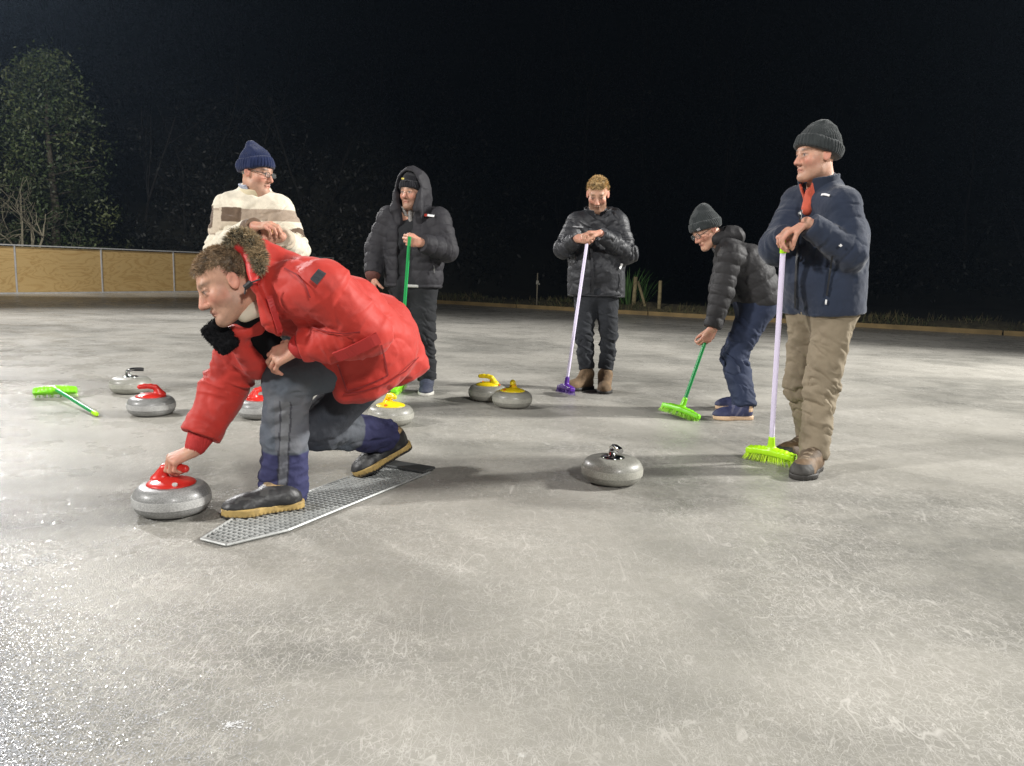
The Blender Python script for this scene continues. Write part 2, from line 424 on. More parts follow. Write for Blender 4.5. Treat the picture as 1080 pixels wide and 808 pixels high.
def cap2(pts, rad, z0, z1, ax, o, rd=.004, slope=0):
    """flat 2-D capsule chain (along ax[0], ax[1]) extruded between heights z0..z1 in the frame ax at o"""
    R = np.stack(ax, 1).astype(F32); o = np.asarray(o, F32)
    def f(P):
        q = (P-o)@R; d = np.full(len(P), 9.0, F32); q2 = q.copy(); q2[:, 2] = 0
        for i in range(len(pts)-1):
            a = (*pts[i], 0); b = (*pts[i+1], 0); d = smin(d, f_rc(a, b, rad[i], rad[i+1])(q2), .03)
        zc = .5*(z0+z1); dz = np.abs(q[:, 2]-zc)-.5*(z1-z0); d = d+rd; dz = dz+rd
        return np.minimum(np.maximum(d, dz), 0)+np.sqrt(np.maximum(d, 0)**2+np.maximum(dz, 0)**2)-rd
    return f
def make_shoe(parent, org, heel, toe, ankle, m_up, m_sole, h=.005, w=1.0, shaft=.05, sole_h=.028, up_col=None, sole_col=None, up=Zv, name='shoe', shaft_r=.052, tall=1.0):
    heel = np.asarray(heel, float); toe = np.asarray(toe, float); x = nrm(toe-heel); L = float(np.linalg.norm(toe-heel))
    z = nrm(up-x*np.dot(up, x)); y = np.cross(z, x); ax = (x, y, z)
    pts = [(.035, 0), (.42*L, 0), (.70*L, .004), (L-.042, 0)]; rad = [.036*w, .034*w, .050*w, .040*w]
    S = SDF(); S.put(cap2(pts, [r+.005 for r in rad], .0, sole_h, ax, heel), .004, 'u', (heel-z*.02, toe+z*.02), .09)
    loc = lambda P: (P-heel.astype(F32))@np.stack(ax, 1).astype(F32)
    U = SDF(); p = lambda a, b, c: heel+x*a+y*b+z*c
    U.path([p(.042, 0, .045*tall), p(.42*L, 0, .055*tall), p(.70*L, .003, .036*tall), p(L-.045, 0, .030*tall)], [.038*w, .040*w, .044*w, .036*w], .03)
    U.ell(p(.80*L, .002, .030), (.065, .046*w, .036*tall), np.stack(ax, 1), .03)
    U.rc(p(.07, 0, .06), np.asarray(ankle)+np.array([0, 0, shaft-.05])*1.0, .046*w, shaft_r, .03)
    U.rc(p(.50*L, .0, .045*tall), np.asarray(ankle)+np.array([0, 0, shaft-.05])+x*.012, .040*w, shaft_r*.95, .03)
    U.cut(p(0, 0, sole_h-.004), -z, .003)
    U.cut(np.asarray(ankle)+np.array([0, 0, shaft]), nrm(np.asarray(ankle)-p(.07, 0, .02)), .004)
    dsp = lambda P, N: .0016*fbm(P*60, 2)
    o = sdf_obj(U, h, name, m_up, parent, None, dsp, (lambda P, N: up_col(loc(P), L, P)) if up_col else None, org)
    tread = lambda P, N: np.where((loc(P)[:, 2] < .4*sole_h) & (np.abs(N@z.astype(F32)) < .6), -.003*(np.sin(loc(P)[:, 0]*400) > .2), 0).astype(F32)
    sdf_obj(S, h, 'sole', m_sole, o, None, tread, (lambda P, N: sole_col(loc(P), L, P)) if sole_col else None, org)
    return o
def beanie(H, parent, org, m_hat, h=.005, brim_lo=.008, brim_hi=.062, tilt=.30, point=(0, -.03, .16), col=None, thick=.012, tag_col=None, pr=.03, m_tag=None, tag_at=None):
    """folded knit hat: dome mesh with its turned-up brim as a sub-part"""
    S = SDF(); head_prim(S, H, thick, .02)
    S.rc(H.p(0, -.015, .09), H.p(*point), .062*H.k, pr*H.k, .05)
    up = nrm(H.u-H.f*tilt)
    S.cut(H.p(0, 0, brim_lo+.02), -up, .004)
    head = H
    knit = lambda P, N: (.0022*np.sin(np.arctan2(head.loc(P)[:, 0], head.loc(P)[:, 1]+.012)*38)*(np.abs(N@head.u.astype(F32)) < .85)+.006*ridge(P*14, 2)).astype(F32)
    o = sdf_obj(S, h, 'hat', m_hat, parent, None, knit, None, org)
    B = SDF(); B.ell(H.p(0, -.012, .040), (np.array([.074, .096, .086])+thick+.011)*H.k, H.R, .0)
    B.cut(H.p(0, 0, brim_lo), -up, .010); B.cut(H.p(0, 0, brim_hi), up, .012)
    sdf_obj(B, h, 'brim', m_hat, o, None, knit, None, org)
    return o
def resample(uvs, n=5):
    r = []
    for a, b in zip(uvs[:-1], uvs[1:]): r += [(a[0]+(b[0]-a[0])*i/n, a[1]+(b[1]-a[1])*i/n) for i in range(n)]
    return r+[uvs[-1]]
def strands(name, pts, nor, m, parent, org, L, w, jit=.5, comb=None, colf=None, droop=.1):
    V = []; F = []; C = []
    for p, n in zip(pts, nor):
        d = nrm(n+jit*RNG.normal(size=3)+(0 if comb is None else comb)); l = L*(.6+.7*RNG.random())
        a = nrm(np.cross(d, RNG.normal(size=3)))*w; q = p+d*l*.55; e = p+d*l+np.array([0, 0, -droop*l])
        b = len(V); V += [p-a, p+a, q+a*.75, q-a*.75, e+a*.1, e-a*.1]; F += [(b, b+1, b+2, b+3), (b+3, b+2, b+4, b+5)]
        if colf: 
            k = colf(p); C += [k[0], k[0], k[1], k[1], k[1], k[1]]
    return mesh_np(name, np.array(V), np.array(F), m, parent, org, True, np.array(C, F32) if colf else None)
def sample(V, Q, n):
    k = RNG.integers(0, len(Q), n); a = RNG.random((n, 1)); b = RNG.random((n, 1)); q = Q[k]
    P = (V[q[:, 0]]*(1-a)+V[q[:, 1]]*a)*(1-b)+(V[q[:, 3]]*(1-a)+V[q[:, 2]]*a)*b
    return P, vnormals(V, Q)[q[:, 0]]
def hair_obj(H, parent, org, m, S, h, n, L, w, colf, comb=None, jit=.6, attr=None):
    V, Q = S.surf(h); Nn = vnormals(V, Q); V = V+Nn*(.004*fbm(V*55, 2))[:, None].astype(F32)
    P, N = sample(V, Q, n)
    o = mesh_np('hair', V, Q, m, parent, org, True, np.array([colf(p)[0] for p in V], F32))
    s = strands('lock', P, N, m, o, org, L, w, jit, comb, colf); s['kind'] = 'stuff'
    return o
TONE = np.array([.51, .29, .20], F32)
def skin_col(H, **kw):
    def f(P, N):
        c = np.tile(TONE, (len(P), 1)); n = fbm(P*25, 2); c = c*(1+.10*n[:, None])
        far = np.linalg.norm(P-H.c.astype(F32), axis=1) > .2
        c = blend(c, .35*far*(.6+.8*vnoise(P*45)), (.60, .21, .16))
        return H.paint(c, P, N, **kw)
    return f
def glasses(H, parent, org, m_frame, m_lens, arm=True, hh=.015):
    g = MB(); lens = MB()
    for q in (-1, 1):
        c = H.p(q*.033, .104, .0); pts = []
        for j in range(21):
            w = 2*math.pi*j/20; ex = .024*np.sign(math.cos(w))*abs(math.cos(w))**.7; ez = hh*np.sign(math.sin(w))*abs(math.sin(w))**.7
            pts.append(c+H.k*(H.l*ex+H.u*ez-H.f*.10*abs(ex)))
        g.tube(pts, .0020, 6, False)
        V = pts[:20]+[c]; lens.add(V, [(j, (j+1) % 20, 20) for j in range(20)])
        g.tube([H.p(q*.057, .100, .004), H.p(q*.077, .08, .006), H.p(q*.080, -.005, .010)], .0022, 6)
    g.tube([H.p(-.010, .107, .003), H.p(0, .110, .006), H.p(.010, .107, .003)], .0018, 6)
    o = g.build('glasses', m_frame, parent, smooth='all', org=org); lens.build('lens', m_lens, o, org=org)
    return o
# ------------------------------------------------------------------ sky and lamps
w = bpy.data.worlds.new("World"); scene.world = w; w.use_nodes = True
wn, wl = w.node_tree.nodes, w.node_tree.links
sky = wn.new('ShaderNodeTexSky'); sky.sky_type = 'NISHITA'; sky.sun_disc = False
sky.sun_elevation = math.radians(-5); sky.sun_rotation = math.radians(-55)
wl.new(sky.outputs[0], wn['Background'].inputs[0]); wn['Background'].inputs[1].default_value = .25
def lamp(name, loc, aim, power, col=(1, .97, .90), size=.35, cone=110, bl=.6):
    l = bpy.data.lights.new(name, 'SPOT'); l.energy = power; l.color = col; l.shadow_soft_size = size
    l.spot_size = math.radians(cone); l.spot_blend = bl
    o = bpy.data.objects.new(name, l); COL.objects.link(o); o.location = loc
    o.rotation_euler = (Vector(aim)-Vector(loc)).to_track_quat('-Z', 'Y').to_euler(); return o
K = 1.0
lamp('floodlight', (-11.8, 15.8, 8.3), (-1, 3, 0), 7800*K, (1, .98, .97), .55, 96)      # ahead on the left, just above the frame
lamp('floodlight', (13.5, 6.5, 7.5), (0, 4, 0), 16500*K, (1, .98, .94), .6, 84)        # right side of the rink
lamp('floodlight', (-12.5, -1.5, 8.0), (0, 4, 0), 8600*K, (1, .98, .95), .5, 78)     # left, a little behind the viewer
lamp('floodlight', (6.0, -10.0, 8.5), (0, 3, 0), 6800*K, (1, .98, .95), .7, 66)       # behind, right
lamp('floodlight', (-12.0, 16.0, 8.1), (-14, 25, 2), 2700*K, (1, .97, .92), .30, 88)     # extra lamp added beside the first, to brighten trees and fence
# ------------------------------------------------------------------ rink
E0, E1 = G(460, 320), G(1080, 355); ed = nrm(E1-E0); en = nrm(np.cross(Zv, ed))
F0, F1 = G(0, 310), G(205, 308); fd = nrm(F1-F0); fn_ = np.cross(Zv, fd)
def meet():
    A = np.array([[fd[0], -ed[0]], [fd[1], -ed[1]]]); t = np.linalg.solve(A, (E0-F0)[:2]); return F0+fd*t[0]
CORNER = meet()
ER = E0+ed*34; FL = F0-fd*34
def ice_mat():
    m = bpy.data.materials.new('ice'); N, L = nodes(m); p = N['Principled BSDF']
    tc = N.new('ShaderNodeTexCoord'); ob = tc.outputs['Object']
    def noise(sc, det=5, ro=.55, dist=0, vec=None):
        n = N.new('ShaderNodeTexNoise'); n.inputs['Scale'].default_value = sc; n.inputs['Detail'].default_value = det
        n.inputs['Roughness'].default_value = ro; n.inputs['Distortion'].default_value = dist; L.new(vec or ob, n.inputs['Vector']); return n.outputs['Fac']
    def mp(sc, rot=0):
        n = N.new('ShaderNodeMapping'); n.inputs['Scale'].default_value = sc; n.inputs['Rotation'].default_value = (0, 0, rot); L.new(ob, n.inputs[0]); return n.outputs[0]
    def rng(v, a, b, c=0, d=1):
        n = N.new('ShaderNodeMapRange'); n.interpolation_type = 'SMOOTHSTEP'
        for k, x in zip(('From Min', 'From Max', 'To Min', 'To Max'), (a, b, c, d)): n.inputs[k].default_value = x
        L.new(v, n.inputs['Value']); return n.outputs[0]
    def math_(op, a, b=None):
        n = N.new('ShaderNodeMath'); n.operation = op
        for i, x in enumerate((a, b)):
            if x is None: continue
            if isinstance(x, (int, float)): n.inputs[i].default_value = x
            else: L.new(x, n.inputs[i])
        return n.outputs[0]
    def mix(f, a, b):
        n = N.new('ShaderNodeMix'); n.data_type = 'RGBA'
        if isinstance(f, (int, float)): n.inputs[0].default_value = f
        else: L.new(f, n.inputs[0])
        for i, x in ((6, a), (7, b)):
            if isinstance(x, tuple): n.inputs[i].default_value = (*x, 1)
            else: L.new(x, n.inputs[i])
        return n.outputs[2]
    # scratches: thin lines along the zero crossings of warped, stretched noise and cell borders
    def lines(sc, rot, st, width, thr):
        v = noise(sc, 2.5, .5, 1.1, mp((1, st, 1), rot)); d = math_('ABSOLUTE', math_('SUBTRACT', v, .5))
        return math_('MULTIPLY', rng(d, 0, width, 1, 0), rng(noise(sc*.6, 2, .5, 0, mp((1, 1, 1), rot+1)), thr, thr+.12))
    s = lines(7, .4, .25, .006, .44)
    for a in ((9, 1.3, .26, .007, .46), (12, 2.2, .3, .008, .44), (16, 2.8, .3, .010, .46), (24, .9, .35, .014, .42), (38, 1.9, .5, .022, .40)):
        s = math_('MAXIMUM', s, lines(*a))
    def cells(sc, width):
        vw = N.new('ShaderNodeVectorMath'); vw.operation = 'ADD'
        nn = N.new('ShaderNodeTexNoise'); nn.inputs['Scale'].default_value = sc*.5; nn.inputs['Detail'].default_value = 2; L.new(ob, nn.inputs['Vector'])
        sc_ = N.new('ShaderNodeVectorMath'); sc_.operation = 'SCALE'; sc_.inputs['Scale'].default_value = .5/sc*2; L.new(nn.outputs['Color'], sc_.inputs[0])
        L.new(ob, vw.inputs[0]); L.new(sc_.outputs[0], vw.inputs[1])
        v = N.new('ShaderNodeTexVoronoi'); v.feature = 'DISTANCE_TO_EDGE'; v.inputs['Scale'].default_value = sc; L.new(vw.outputs[0], v.inputs['Vector'])
        return rng(v.outputs['Distance'], 0, width, 1, 0)
    s = math_('MAXIMUM', s, math_('MULTIPLY', cells(12, .022), .6)); s = math_('MAXIMUM', s, math_('MULTIPLY', cells(19, .03), .55)); s = math_('MAXIMUM', s, math_('MULTIPLY', cells(33, .05), .45))
    big = noise(.55, 3, .5, .3); mid = noise(2.3, 5, .6, .4, mp((1, 1.8, 1), .3)); fine = noise(22, 6, .7)
    c = mix(rng(big, .38, .60), (.175, .171, .154), (.345, .332, .298))
    c = mix(rng(mid, .35, .7, 0, .4), c, (.39, .372, .332))
    c = mix(rng(fine, .35, .7, 0, .35), c, (.25, .243, .205))
    c = mix(math_('MULTIPLY', s, rng(noise(1.4, 3),   .34, .62, .18, .48)), c, (.66, .635, .59))
    fr = math_('MULTIPLY', rng(noise(5.5, 9, .72, .2), .63, .72), rng(noise(1.1, 2), .42, .6)); c = mix(math_('MULTIPLY', fr, .5), c, (.66, .66, .64))
    L.new(c, p.inputs['Base Color'])
    L.new(rng(noise(3, 5, .6), .3, .7, .22, .38), p.inputs['Roughness'])
    p.inputs['IOR'].default_value = 1.31; p.inputs['Specular IOR Level'].default_value = .2
    b1 = N.new('ShaderNodeBump'); b1.inputs['Strength'].default_value = .45; b1.inputs['Distance'].default_value = .004
    L.new(noise(210, 2, .6), b1.inputs['Height'])
    b2 = N.new('ShaderNodeBump'); b2.inputs['Strength'].default_value = .25; b2.inputs['Distance'].default_value = .006
    L.new(math_('ADD', noise(16, 4), math_('MULTIPLY', s, -.25)), b2.inputs['Height']); L.new(b2.outputs[0], b1.inputs['Normal']); L.new(b1.outputs[0], p.inputs['Normal'])
    return m
mb = MB()
pts = [FL, FL+np.array([20, -45, 0]), ER+np.array([-6, -45, 0]), ER, CORNER]
mb.add([q for q in pts]+[q-np.array([0, 0, .025]) for q in pts], [(0, 1, 2, 3, 4)]+[(i, 5+i, 5+(i+1) % 5, (i+1) % 5) for i in range(5)])
tag(mb.build('ice_rink', ice_mat()), kind='structure')
M_soil = mat('soil', (.035, .033, .022), .95, vary=.4, vscale=3, bump=(12, .6, .05))
gm = MB(); gm.add([(-118, -38, -.03), (118, -38, -.03), (118, 122, -.03), (-118, 122, -.03)], [(0, 1, 2, 3)])
tag(gm.build('ground', M_soil), kind='structure')
# timber edging along the far side
M_edge = mat('edging_timber', (.26, .18, .075), .8, vary=.3, vscale=3, bump=(40, .3, .01))
for i in range(12):
    a = CORNER+ed*(i*3.6+.01); b = CORNER+ed*(i*3.6+3.585)
    if a[0] > 24: break
    e = MB(); R = frame(x=ed, z=Zv); e.box(.5*(a+b)+np.array([0, 0, .032])+en*.03, (np.linalg.norm(b-a)/2, .025, .062), R)
    o = e.build('edging_board', M_edge, base=.5*(a+b), bevel=.006)
    tag(o, 'weathered timber edging board lying between the ice and the dry grass bank', 'edging board', 'timber edging boards along the far rink side')
# dry grass bank behind the edging
nb = 220; V = []; Fq = []
prof = [(.06, .0), (.10, .05), (.35, .11), (.9, .20), (1.5, .16), (2.4, .05), (5.0, -.02)]
for i in range(nb):
    c = CORNER+ed*(i/(nb-1)*42)
    for t, h in prof:
        q = c+en*t; n = float(fbm(np.array([[q[0]*.9, q[1]*.9, 3.]]), 3)[0]); V.append((q[0], q[1], max(-.02, h*(1+.9*n))+(.0 if t > .06 else 0)))
m = len(prof); Fq = [(i*m+j, (i+1)*m+j, (i+1)*m+j+1, i*m+j+1) for i in range(nb-1) for j in range(m-1)]
M_bank = mat('bank_soil', (.10, .085, .045), .95, vary=.45, vscale=6, bump=(30, .7, .03))
tag(mesh_np('grass_bank', np.array(V), np.array(Fq), M_bank), kind='structure')
M_grass = mat('dry_grass', attr=True, rough=.8, vary=.2)
gv = []; gf = []; gc = []
for i in range(15000):
    s_ = RNG.random()*34; t = .12+RNG.random()**1.3*1.7; q = CORNER+ed*s_+en*t
    cl = float(vnoise(np.array([[q[0]*1.7, q[1]*1.7, 9.]]))[0])
    if RNG.random() > .55+.6*cl: continue
    h0 = np.interp(t, [x[0] for x in prof], [x[1] for x in prof])
    d = nrm(np.array([RNG.normal()*.5, RNG.normal()*.5, 1])); L_ = (.05+.13*RNG.random())*(1+.7*cl); a = nrm(np.cross(d, RNG.normal(size=3)))*.009
    q = q+np.array([0, 0, h0-.01]); b = len(gv); gv += [q-a, q+a, q+d*L_+a*.2, q+d*L_-a*.2]; gf.append((b, b+1, b+2, b+3))
    k = np.array([.125, .10, .042]) if RNG.random() < .55 else np.array([.065, .078, .024]); gc += [k*(.6+.7*RNG.random())]*4
tag(mesh_np('grass', np.array(gv), np.array(gf), M_grass, smooth=False, col=np.array(gc, F32)), 'dry tufted grass growing along the bank behind the rink', 'grass', kind='stuff')
# ------------------------------------------------------------------ plywood fence
M_steel = mat('galvanised', (.55, .55, .55), .5, metal=.1, vary=.15, vscale=12)
def ply():
    m = mat('plywood', (.36, .235, .095), .6, vary=0, bump=(60, .1, .003)); N, L = m.node_tree.nodes, m.node_tree.links; p = N['Principled BSDF']
    tc = N.new('ShaderNodeTexCoord'); mpn = N.new('ShaderNodeMapping'); mpn.inputs['Scale'].default_value = (.55, .55, 1.6); L.new(tc.outputs['Object'], mpn.inputs[0])
    n = N.new('ShaderNodeTexNoise'); n.inputs['Scale'].default_value = 1.6; n.inputs['Detail'].default_value = 3; n.inputs['Distortion'].default_value = .8; L.new(mpn.outputs[0], n.inputs['Vector'])
    mu = N.new('ShaderNodeMath'); mu.operation = 'MULTIPLY'; mu.inputs[1].default_value = 9; L.new(n.outputs[0], mu.inputs[0])
    fr = N.new('ShaderNodeMath'); fr.operation = 'FRACT'; L.new(mu.outputs[0], fr.inputs[0])
    r = N.new('ShaderNodeValToRGB'); e = r.color_ramp.elements; e[0].position = 0; e[0].color = (.56, .37, .14, 1); e[1].position = .5; e[1].color = (.62, .43, .18, 1)
    x = e.new(.12); x.color = (.50, .315, .11, 1); x = e.new(.95); x.color = (.60, .41, .165, 1)
    L.new(fr.outputs[0], r.inputs[0]); L.new(r.outputs[0], p.inputs['Base Color']); return m
M_ply = ply()
fb = F0+fd*.40
fence = empty('fence', fb, 'low fence of plywood sheets in a grey steel frame along the left rink side', 'fence')
Rf = frame(x=fd, z=Zv); flen = float(np.linalg.norm(CORNER-F0))
t = .40-2.26*4; posts = []
while t < .40+2.26*5.5:
    posts.append(t); t += 2.26
for i, t in enumerate(posts):
    q = F0+fd*t
    b = MB(); b.box(q+np.array([0, 0, .61]), (.018, .030, .61), Rf); b.build('post', M_steel, fence, bevel=.004, org=fb)
    if i+1 < len(posts):
        mid = F0+fd*(t+1.13)
        b = MB(); b.box(mid+np.array([0, 0, .615]), (1.108, .010, .580), Rf); o = b.build('plywood_sheet', M_ply, fence, org=fb)
        o.location = (0, 0, 0)
b = MB(); a, c = F0+fd*posts[0], F0+fd*posts[-1]; hl = np.linalg.norm(c-a)/2
b.box(.5*(a+c)+np.array([0, 0, 1.235]), (hl+.03, .037, .015), Rf); b.build('top_rail', M_steel, fence, org=fb)
b = MB(); b.box(.5*(a+c)+np.array([0, 0, .018])-Rf[:, 1]*.045, (hl+.03, .010, .018), Rf); b.build('bottom_rail', M_steel, fence, org=fb)
# ------------------------------------------------------------------ posts and plants on the bank
M_post = mat('post_timber', (.27, .22, .115), .85, vary=.35, vscale=10, bump=(30, .4, .01, (8, 8, 1)))
def bank_z(q):
    t = float(np.dot(q-CORNER, en)); return float(np.interp(t, [x[0] for x in prof], [x[1] for x in prof]))
def wood_post(u0_, v0, Z, u1, v1, r, label, brace=None):
    a, b_ = at(u0_, v0, Z), at(u1, v1, Z); a = a.copy(); z0 = a[2]
    m = MB(); a2 = a-np.array([0, 0, .25]); m.tube([a2, .5*(a2+b_), b_], [r*1.03, r, r*.97], 14)
    o = m.build('fence_post', M_post, base=a, smooth='all', bevel=.01); tag(o, label, 'post', 'timber fence posts on the bank'); return o
ZP = 19.3
wood_post(667.5, 327, ZP, 670.5, 292, .052, 'thicker round timber post beside the green spiky plant, propped by a brace')
wood_post(695, 328, ZP-.6, 696.5, 296, .044, 'slim round timber post standing alone on the bank, right of the spiky plant')
m = MB(); m.tube([at(681.5, 327, ZP-.2), at(673, 297, ZP+.05)], .034, 10); tag(m.build('brace', M_post, base=at(681.5, 327, ZP-.2), smooth='all'), 'slanting timber brace leaning on the thicker post', 'brace')
m = MB(); m.tube([at(680, 330, ZP-.25)-np.array([0, 0, .1]), at(680.2, 321, ZP-.25)], .036, 10); tag(m.build('stake', M_post, base=at(680, 330, ZP-.25), smooth='all'), 'short timber peg at the foot of the slanting brace', 'stake')
sb = at(566, 325, 20.0); st = empty('stake', sb, 'thin metal stake with a small fitting standing alone on the bank', 'stake')
m = MB(); m.tube([sb-np.array([0, 0, .15]), at(567, 288, 20.0)], .017, 8); m.build('shaft', mat('stake_metal', (.25, .22, .16), .7), st, smooth='all', org=sb)
m = MB(); m.box(at(566.8, 298, 19.98), (.035, .02, .05)); m.box(at(568.2, 299.5, 19.98), (.03, .02, .02)); m.build('fitting', mat('fitting_plastic', (.30, .29, .24), .6), st, bevel=.005, org=sb)
M_flax = mat('flax', attr=True, rough=.6, vary=.2)
def flax(b, n, label, H_=.9):
    V = []; F = []; C = []
    for i in range(n):
        w_ = 2*math.pi*RNG.random(); lean = .12+.55*RNG.random(); L_ = H_*(.45+.65*RNG.random()); d = np.array([math.cos(w_)*lean, math.sin(w_)*lean*.6, 1]); s_ = np.array([-math.sin(w_), math.cos(w_), 0])*.022
        p = b+np.array([math.cos(w_), math.sin(w_), 0])*.10*RNG.random(); k0 = len(V); k = np.array([.055, .13, .03])*(.55+.8*RNG.random())
        for j in range(6):
            t = j/5; q = p+d*L_*t+np.array([math.cos(w_), math.sin(w_), -.6])*(.25*lean*L_*t**3); ww = s_*(1-t**2*.9); V += [q-ww, q+ww]; C += [k*(1+.3*t)]*2
        F += [(k0+2*j, k0+2*j+1, k0+2*j+3, k0+2*j+2) for j in range(5)]
    o = mesh_np('flax_plant', np.array(V), np.array(F), M_flax, None, b, True, np.array(C, F32)); tag(o, label, 'plant')
flax(at(662, 327, 19.5), 70, 'tall green spiky plant growing around the propped timber post', 1.05)
flax(at(675, 328, 19.7), 46, 'smaller green spiky plant behind the slanting brace', .9)
# ------------------------------------------------------------------ trees, bush and hillside
M_leaf = mat('leaves', attr=True, rough=.55, vary=.2); M_bark = mat('bark', (.10, .085, .06), .9, vary=.3, bump=(25, .6, .02)); M_pale = mat('pale_bark', (.30, .27, .19), .85, vary=.25)
def leaf_mesh(cs, rad, per, size, cols):
    V = []; F = []; C = []
    for c, r in zip(cs, rad):
        n = int(per*(r/.45)**2) if per > 1 else 1
        k0 = cols[RNG.integers(len(cols))]*(.55+.8*RNG.random())
        P = c+RNG.normal(size=(n, 3))*r*np.array([.55, .55, .45])
        for p in P:
            a = nrm(RNG.normal(size=3)); b = nrm(np.cross(a, RNG.normal(size=3))); s_ = size*(.6+.8*RNG.random()); k = k0*(.7+.6*RNG.random()); i = len(V)
            V += [p-a*s_, p+b*s_*.42, p+a*s_, p-b*s_*.42]; F.append((i, i+1, i+2, i+3)); C += [k]*4
    return np.array(V), np.array(F), np.array(C, F32)
def limb(mb_, p, d, L_, r, depth, gnarl=.35, split=3, up=.15):
    pts = [p]; rad = [r]; q = p
    for i in range(5):
        d = nrm(d+RNG.normal(size=3)*gnarl*.5+np.array([0, 0, up*.3])); q = q+d*L_/5; pts.append(q); rad.append(max(.004, r*(1-.13*(i+1))))
    mb_.tube(pts, rad, 6 if r < .05 else 10, False); ends = [q]
    if depth:
        for i in range(split):
            k = 2+RNG.integers(0, 4); nd = nrm(d+RNG.normal(size=3)*.75+np.array([0, 0, up])); ends += limb(mb_, pts[min(k, 5)], nd, L_*(.55+.2*RNG.random()), rad[min(k, 5)]*.62, depth-1, gnarl, split, up)
    return ends
def tree(base, H_, prof_, ncl, label, cols, per=26, size=.10, group=None, name='leafy_tree', lo=.05):
    base = np.asarray(base, float); e = empty(name, base, label, 'tree', group)
    mb_ = MB(); mb_.tube([base-np.array([0, 0, .3]), base+np.array([.1, 0, H_*.35]), base+np.array([-.05, 0, H_*.7]), base+np.array([.05, 0, H_*.93])], [.17, .13, .07, .02], 10)
    for i in range(16):
        h = H_*(.15+.7*RNG.random()); r_ = np.interp(h/H_, *prof_); a = 2*math.pi*RNG.random(); mb_.tube([base+np.array([0, 0, h]), base+np.array([math.cos(a)*r_*.5, math.sin(a)*r_*.5, h+.25]), base+np.array([math.cos(a)*r_*.85, math.sin(a)*r_*.85, h+.35])], [.04, .025, .008], 6)
    mb_.build('trunk', M_bark, e, smooth='all', org=base)
    cs = []; rd = []
    for i in range(ncl):
        h = lo+(1-lo)*RNG.random()**.85; r_ = np.interp(h, *prof_); a = 2*math.pi*RNG.random(); q = (.35+.65*RNG.random()**.5)*r_*(.8+.35*float(vnoise(np.array([[math.cos(a)*2+h*7, math.sin(a)*2, 4.]]))[0]+.5))
        cs.append(base+np.array([math.cos(a)*q, math.sin(a)*q, h*H_])); rd.append(.28+.28*RNG.random())
    V, F, C = leaf_mesh(cs, rd, per, size, cols)
    mesh_np('crown', V, F, M_leaf, e, base, False, C); return e
GR = [1.0*np.array(c) for c in ((.050, .075, .022), (.065, .090, .030), (.085, .100, .035), (.045, .065, .025))]
TB = at(58, 262, 27.0); TB[2] = 0
tree(TB, 7.5, ([0, .1, .3, .5, .75, .92, 1], [1.7, 2.0, 2.05, 1.85, 1.35, .8, .3]), 270, 'tall leafy evergreen tree catching the floodlight behind the plywood fence', GR, 62, .068)
def bare(base, H_, label, group, n=4, sp=3, dep=3):
    base = np.asarray(base, float); e = empty('bare_tree', base, label, 'tree', group); m_ = MB()
    for i in range(n):
        limb(m_, base+RNG.normal(size=3)*np.array([.1, .1, 0]), nrm(np.array([RNG.normal()*.5, RNG.normal()*.3, 1.1])), H_*(.55+.15*RNG.random()), .065, dep, .35, sp)
    m_.build('branches', M_pale, e, smooth='all', org=base)
b0 = at(30, 262, 24.5); b0[2] = 0; bare(b0, 3.2, 'leafless shrub with pale spreading branches in front of the leafy evergreen', None, 3, 3, 3)
b1 = at(6, 262, 25.5); b1[2] = 0; bare(b1, 4.6, 'slender leafless tree with pale upright branches at the picture edge', None, 3, 3, 3)
# dark wooded hillside
nx, ny = 90, 40; X = np.linspace(-110, 110, nx); Y = np.linspace(29, 120, ny); V = []
hz = lambda x, y: max(-.05, ((y-31)*.62 if y < 90 else 36.6+(y-90)*.2))*(1+.12*math.sin(x*.06+1))-.2
for y in Y:
    for x in X: V.append((x, y, hz(x, y)+(.8*float(vnoise(np.array([[x*.15, y*.15, 2.]]))[0]) if y > 31 else 0)))
Fq = [(j*nx+i, j*nx+i+1, (j+1)*nx+i+1, (j+1)*nx+i) for j in range(ny-1) for i in range(nx-1)]
tag(mesh_np('hill', np.array(V), np.array(Fq), mat('hill_soil', (.025, .024, .016), .95, vary=.4, vscale=.8)), kind='structure')
cs = []; rd = []
for i in range(4200):
    y = 31+RNG.random()**1.2*56; x = (RNG.random()*2-1)*(y*.86); h0 = hz(x, y); k = float(vnoise(np.array([[x*.25, y*.25, 6.]]))[0])
    cs.append(np.array([x, y, h0+(.4+RNG.random()*(3.6+3*k))])); rd.append(.5+.6*RNG.random())
V, F, C = leaf_mesh(cs, rd, 19, .095, [np.array(c) for c in ((.014, .015, .012), (.016, .016, .013), (.013, .016, .011), (.017, .016, .014))])
tag(mesh_np('wood', V, F, M_leaf, None, None, False, C), 'dark bush covering the hillside behind the rink', 'wood', kind='stuff')
tm = MB()
for i in range(150):
    y = 32+RNG.random()*34; x = (RNG.random()*2-1)*y*.8; h0 = hz(x, y); limb(tm, np.array([x, y, h0-.2]), nrm(np.array([RNG.normal()*.12, RNG.normal()*.1, 1])), 4+3.5*RNG.random(), .075, 1, .2, 4)
tag(tm.build('tree_trunks', mat('dim_bark', (.024, .022, .019), .9, vary=.3), smooth='all'), 'thin leafless stems standing in the dark bush on the hillside', 'wood', kind='stuff')
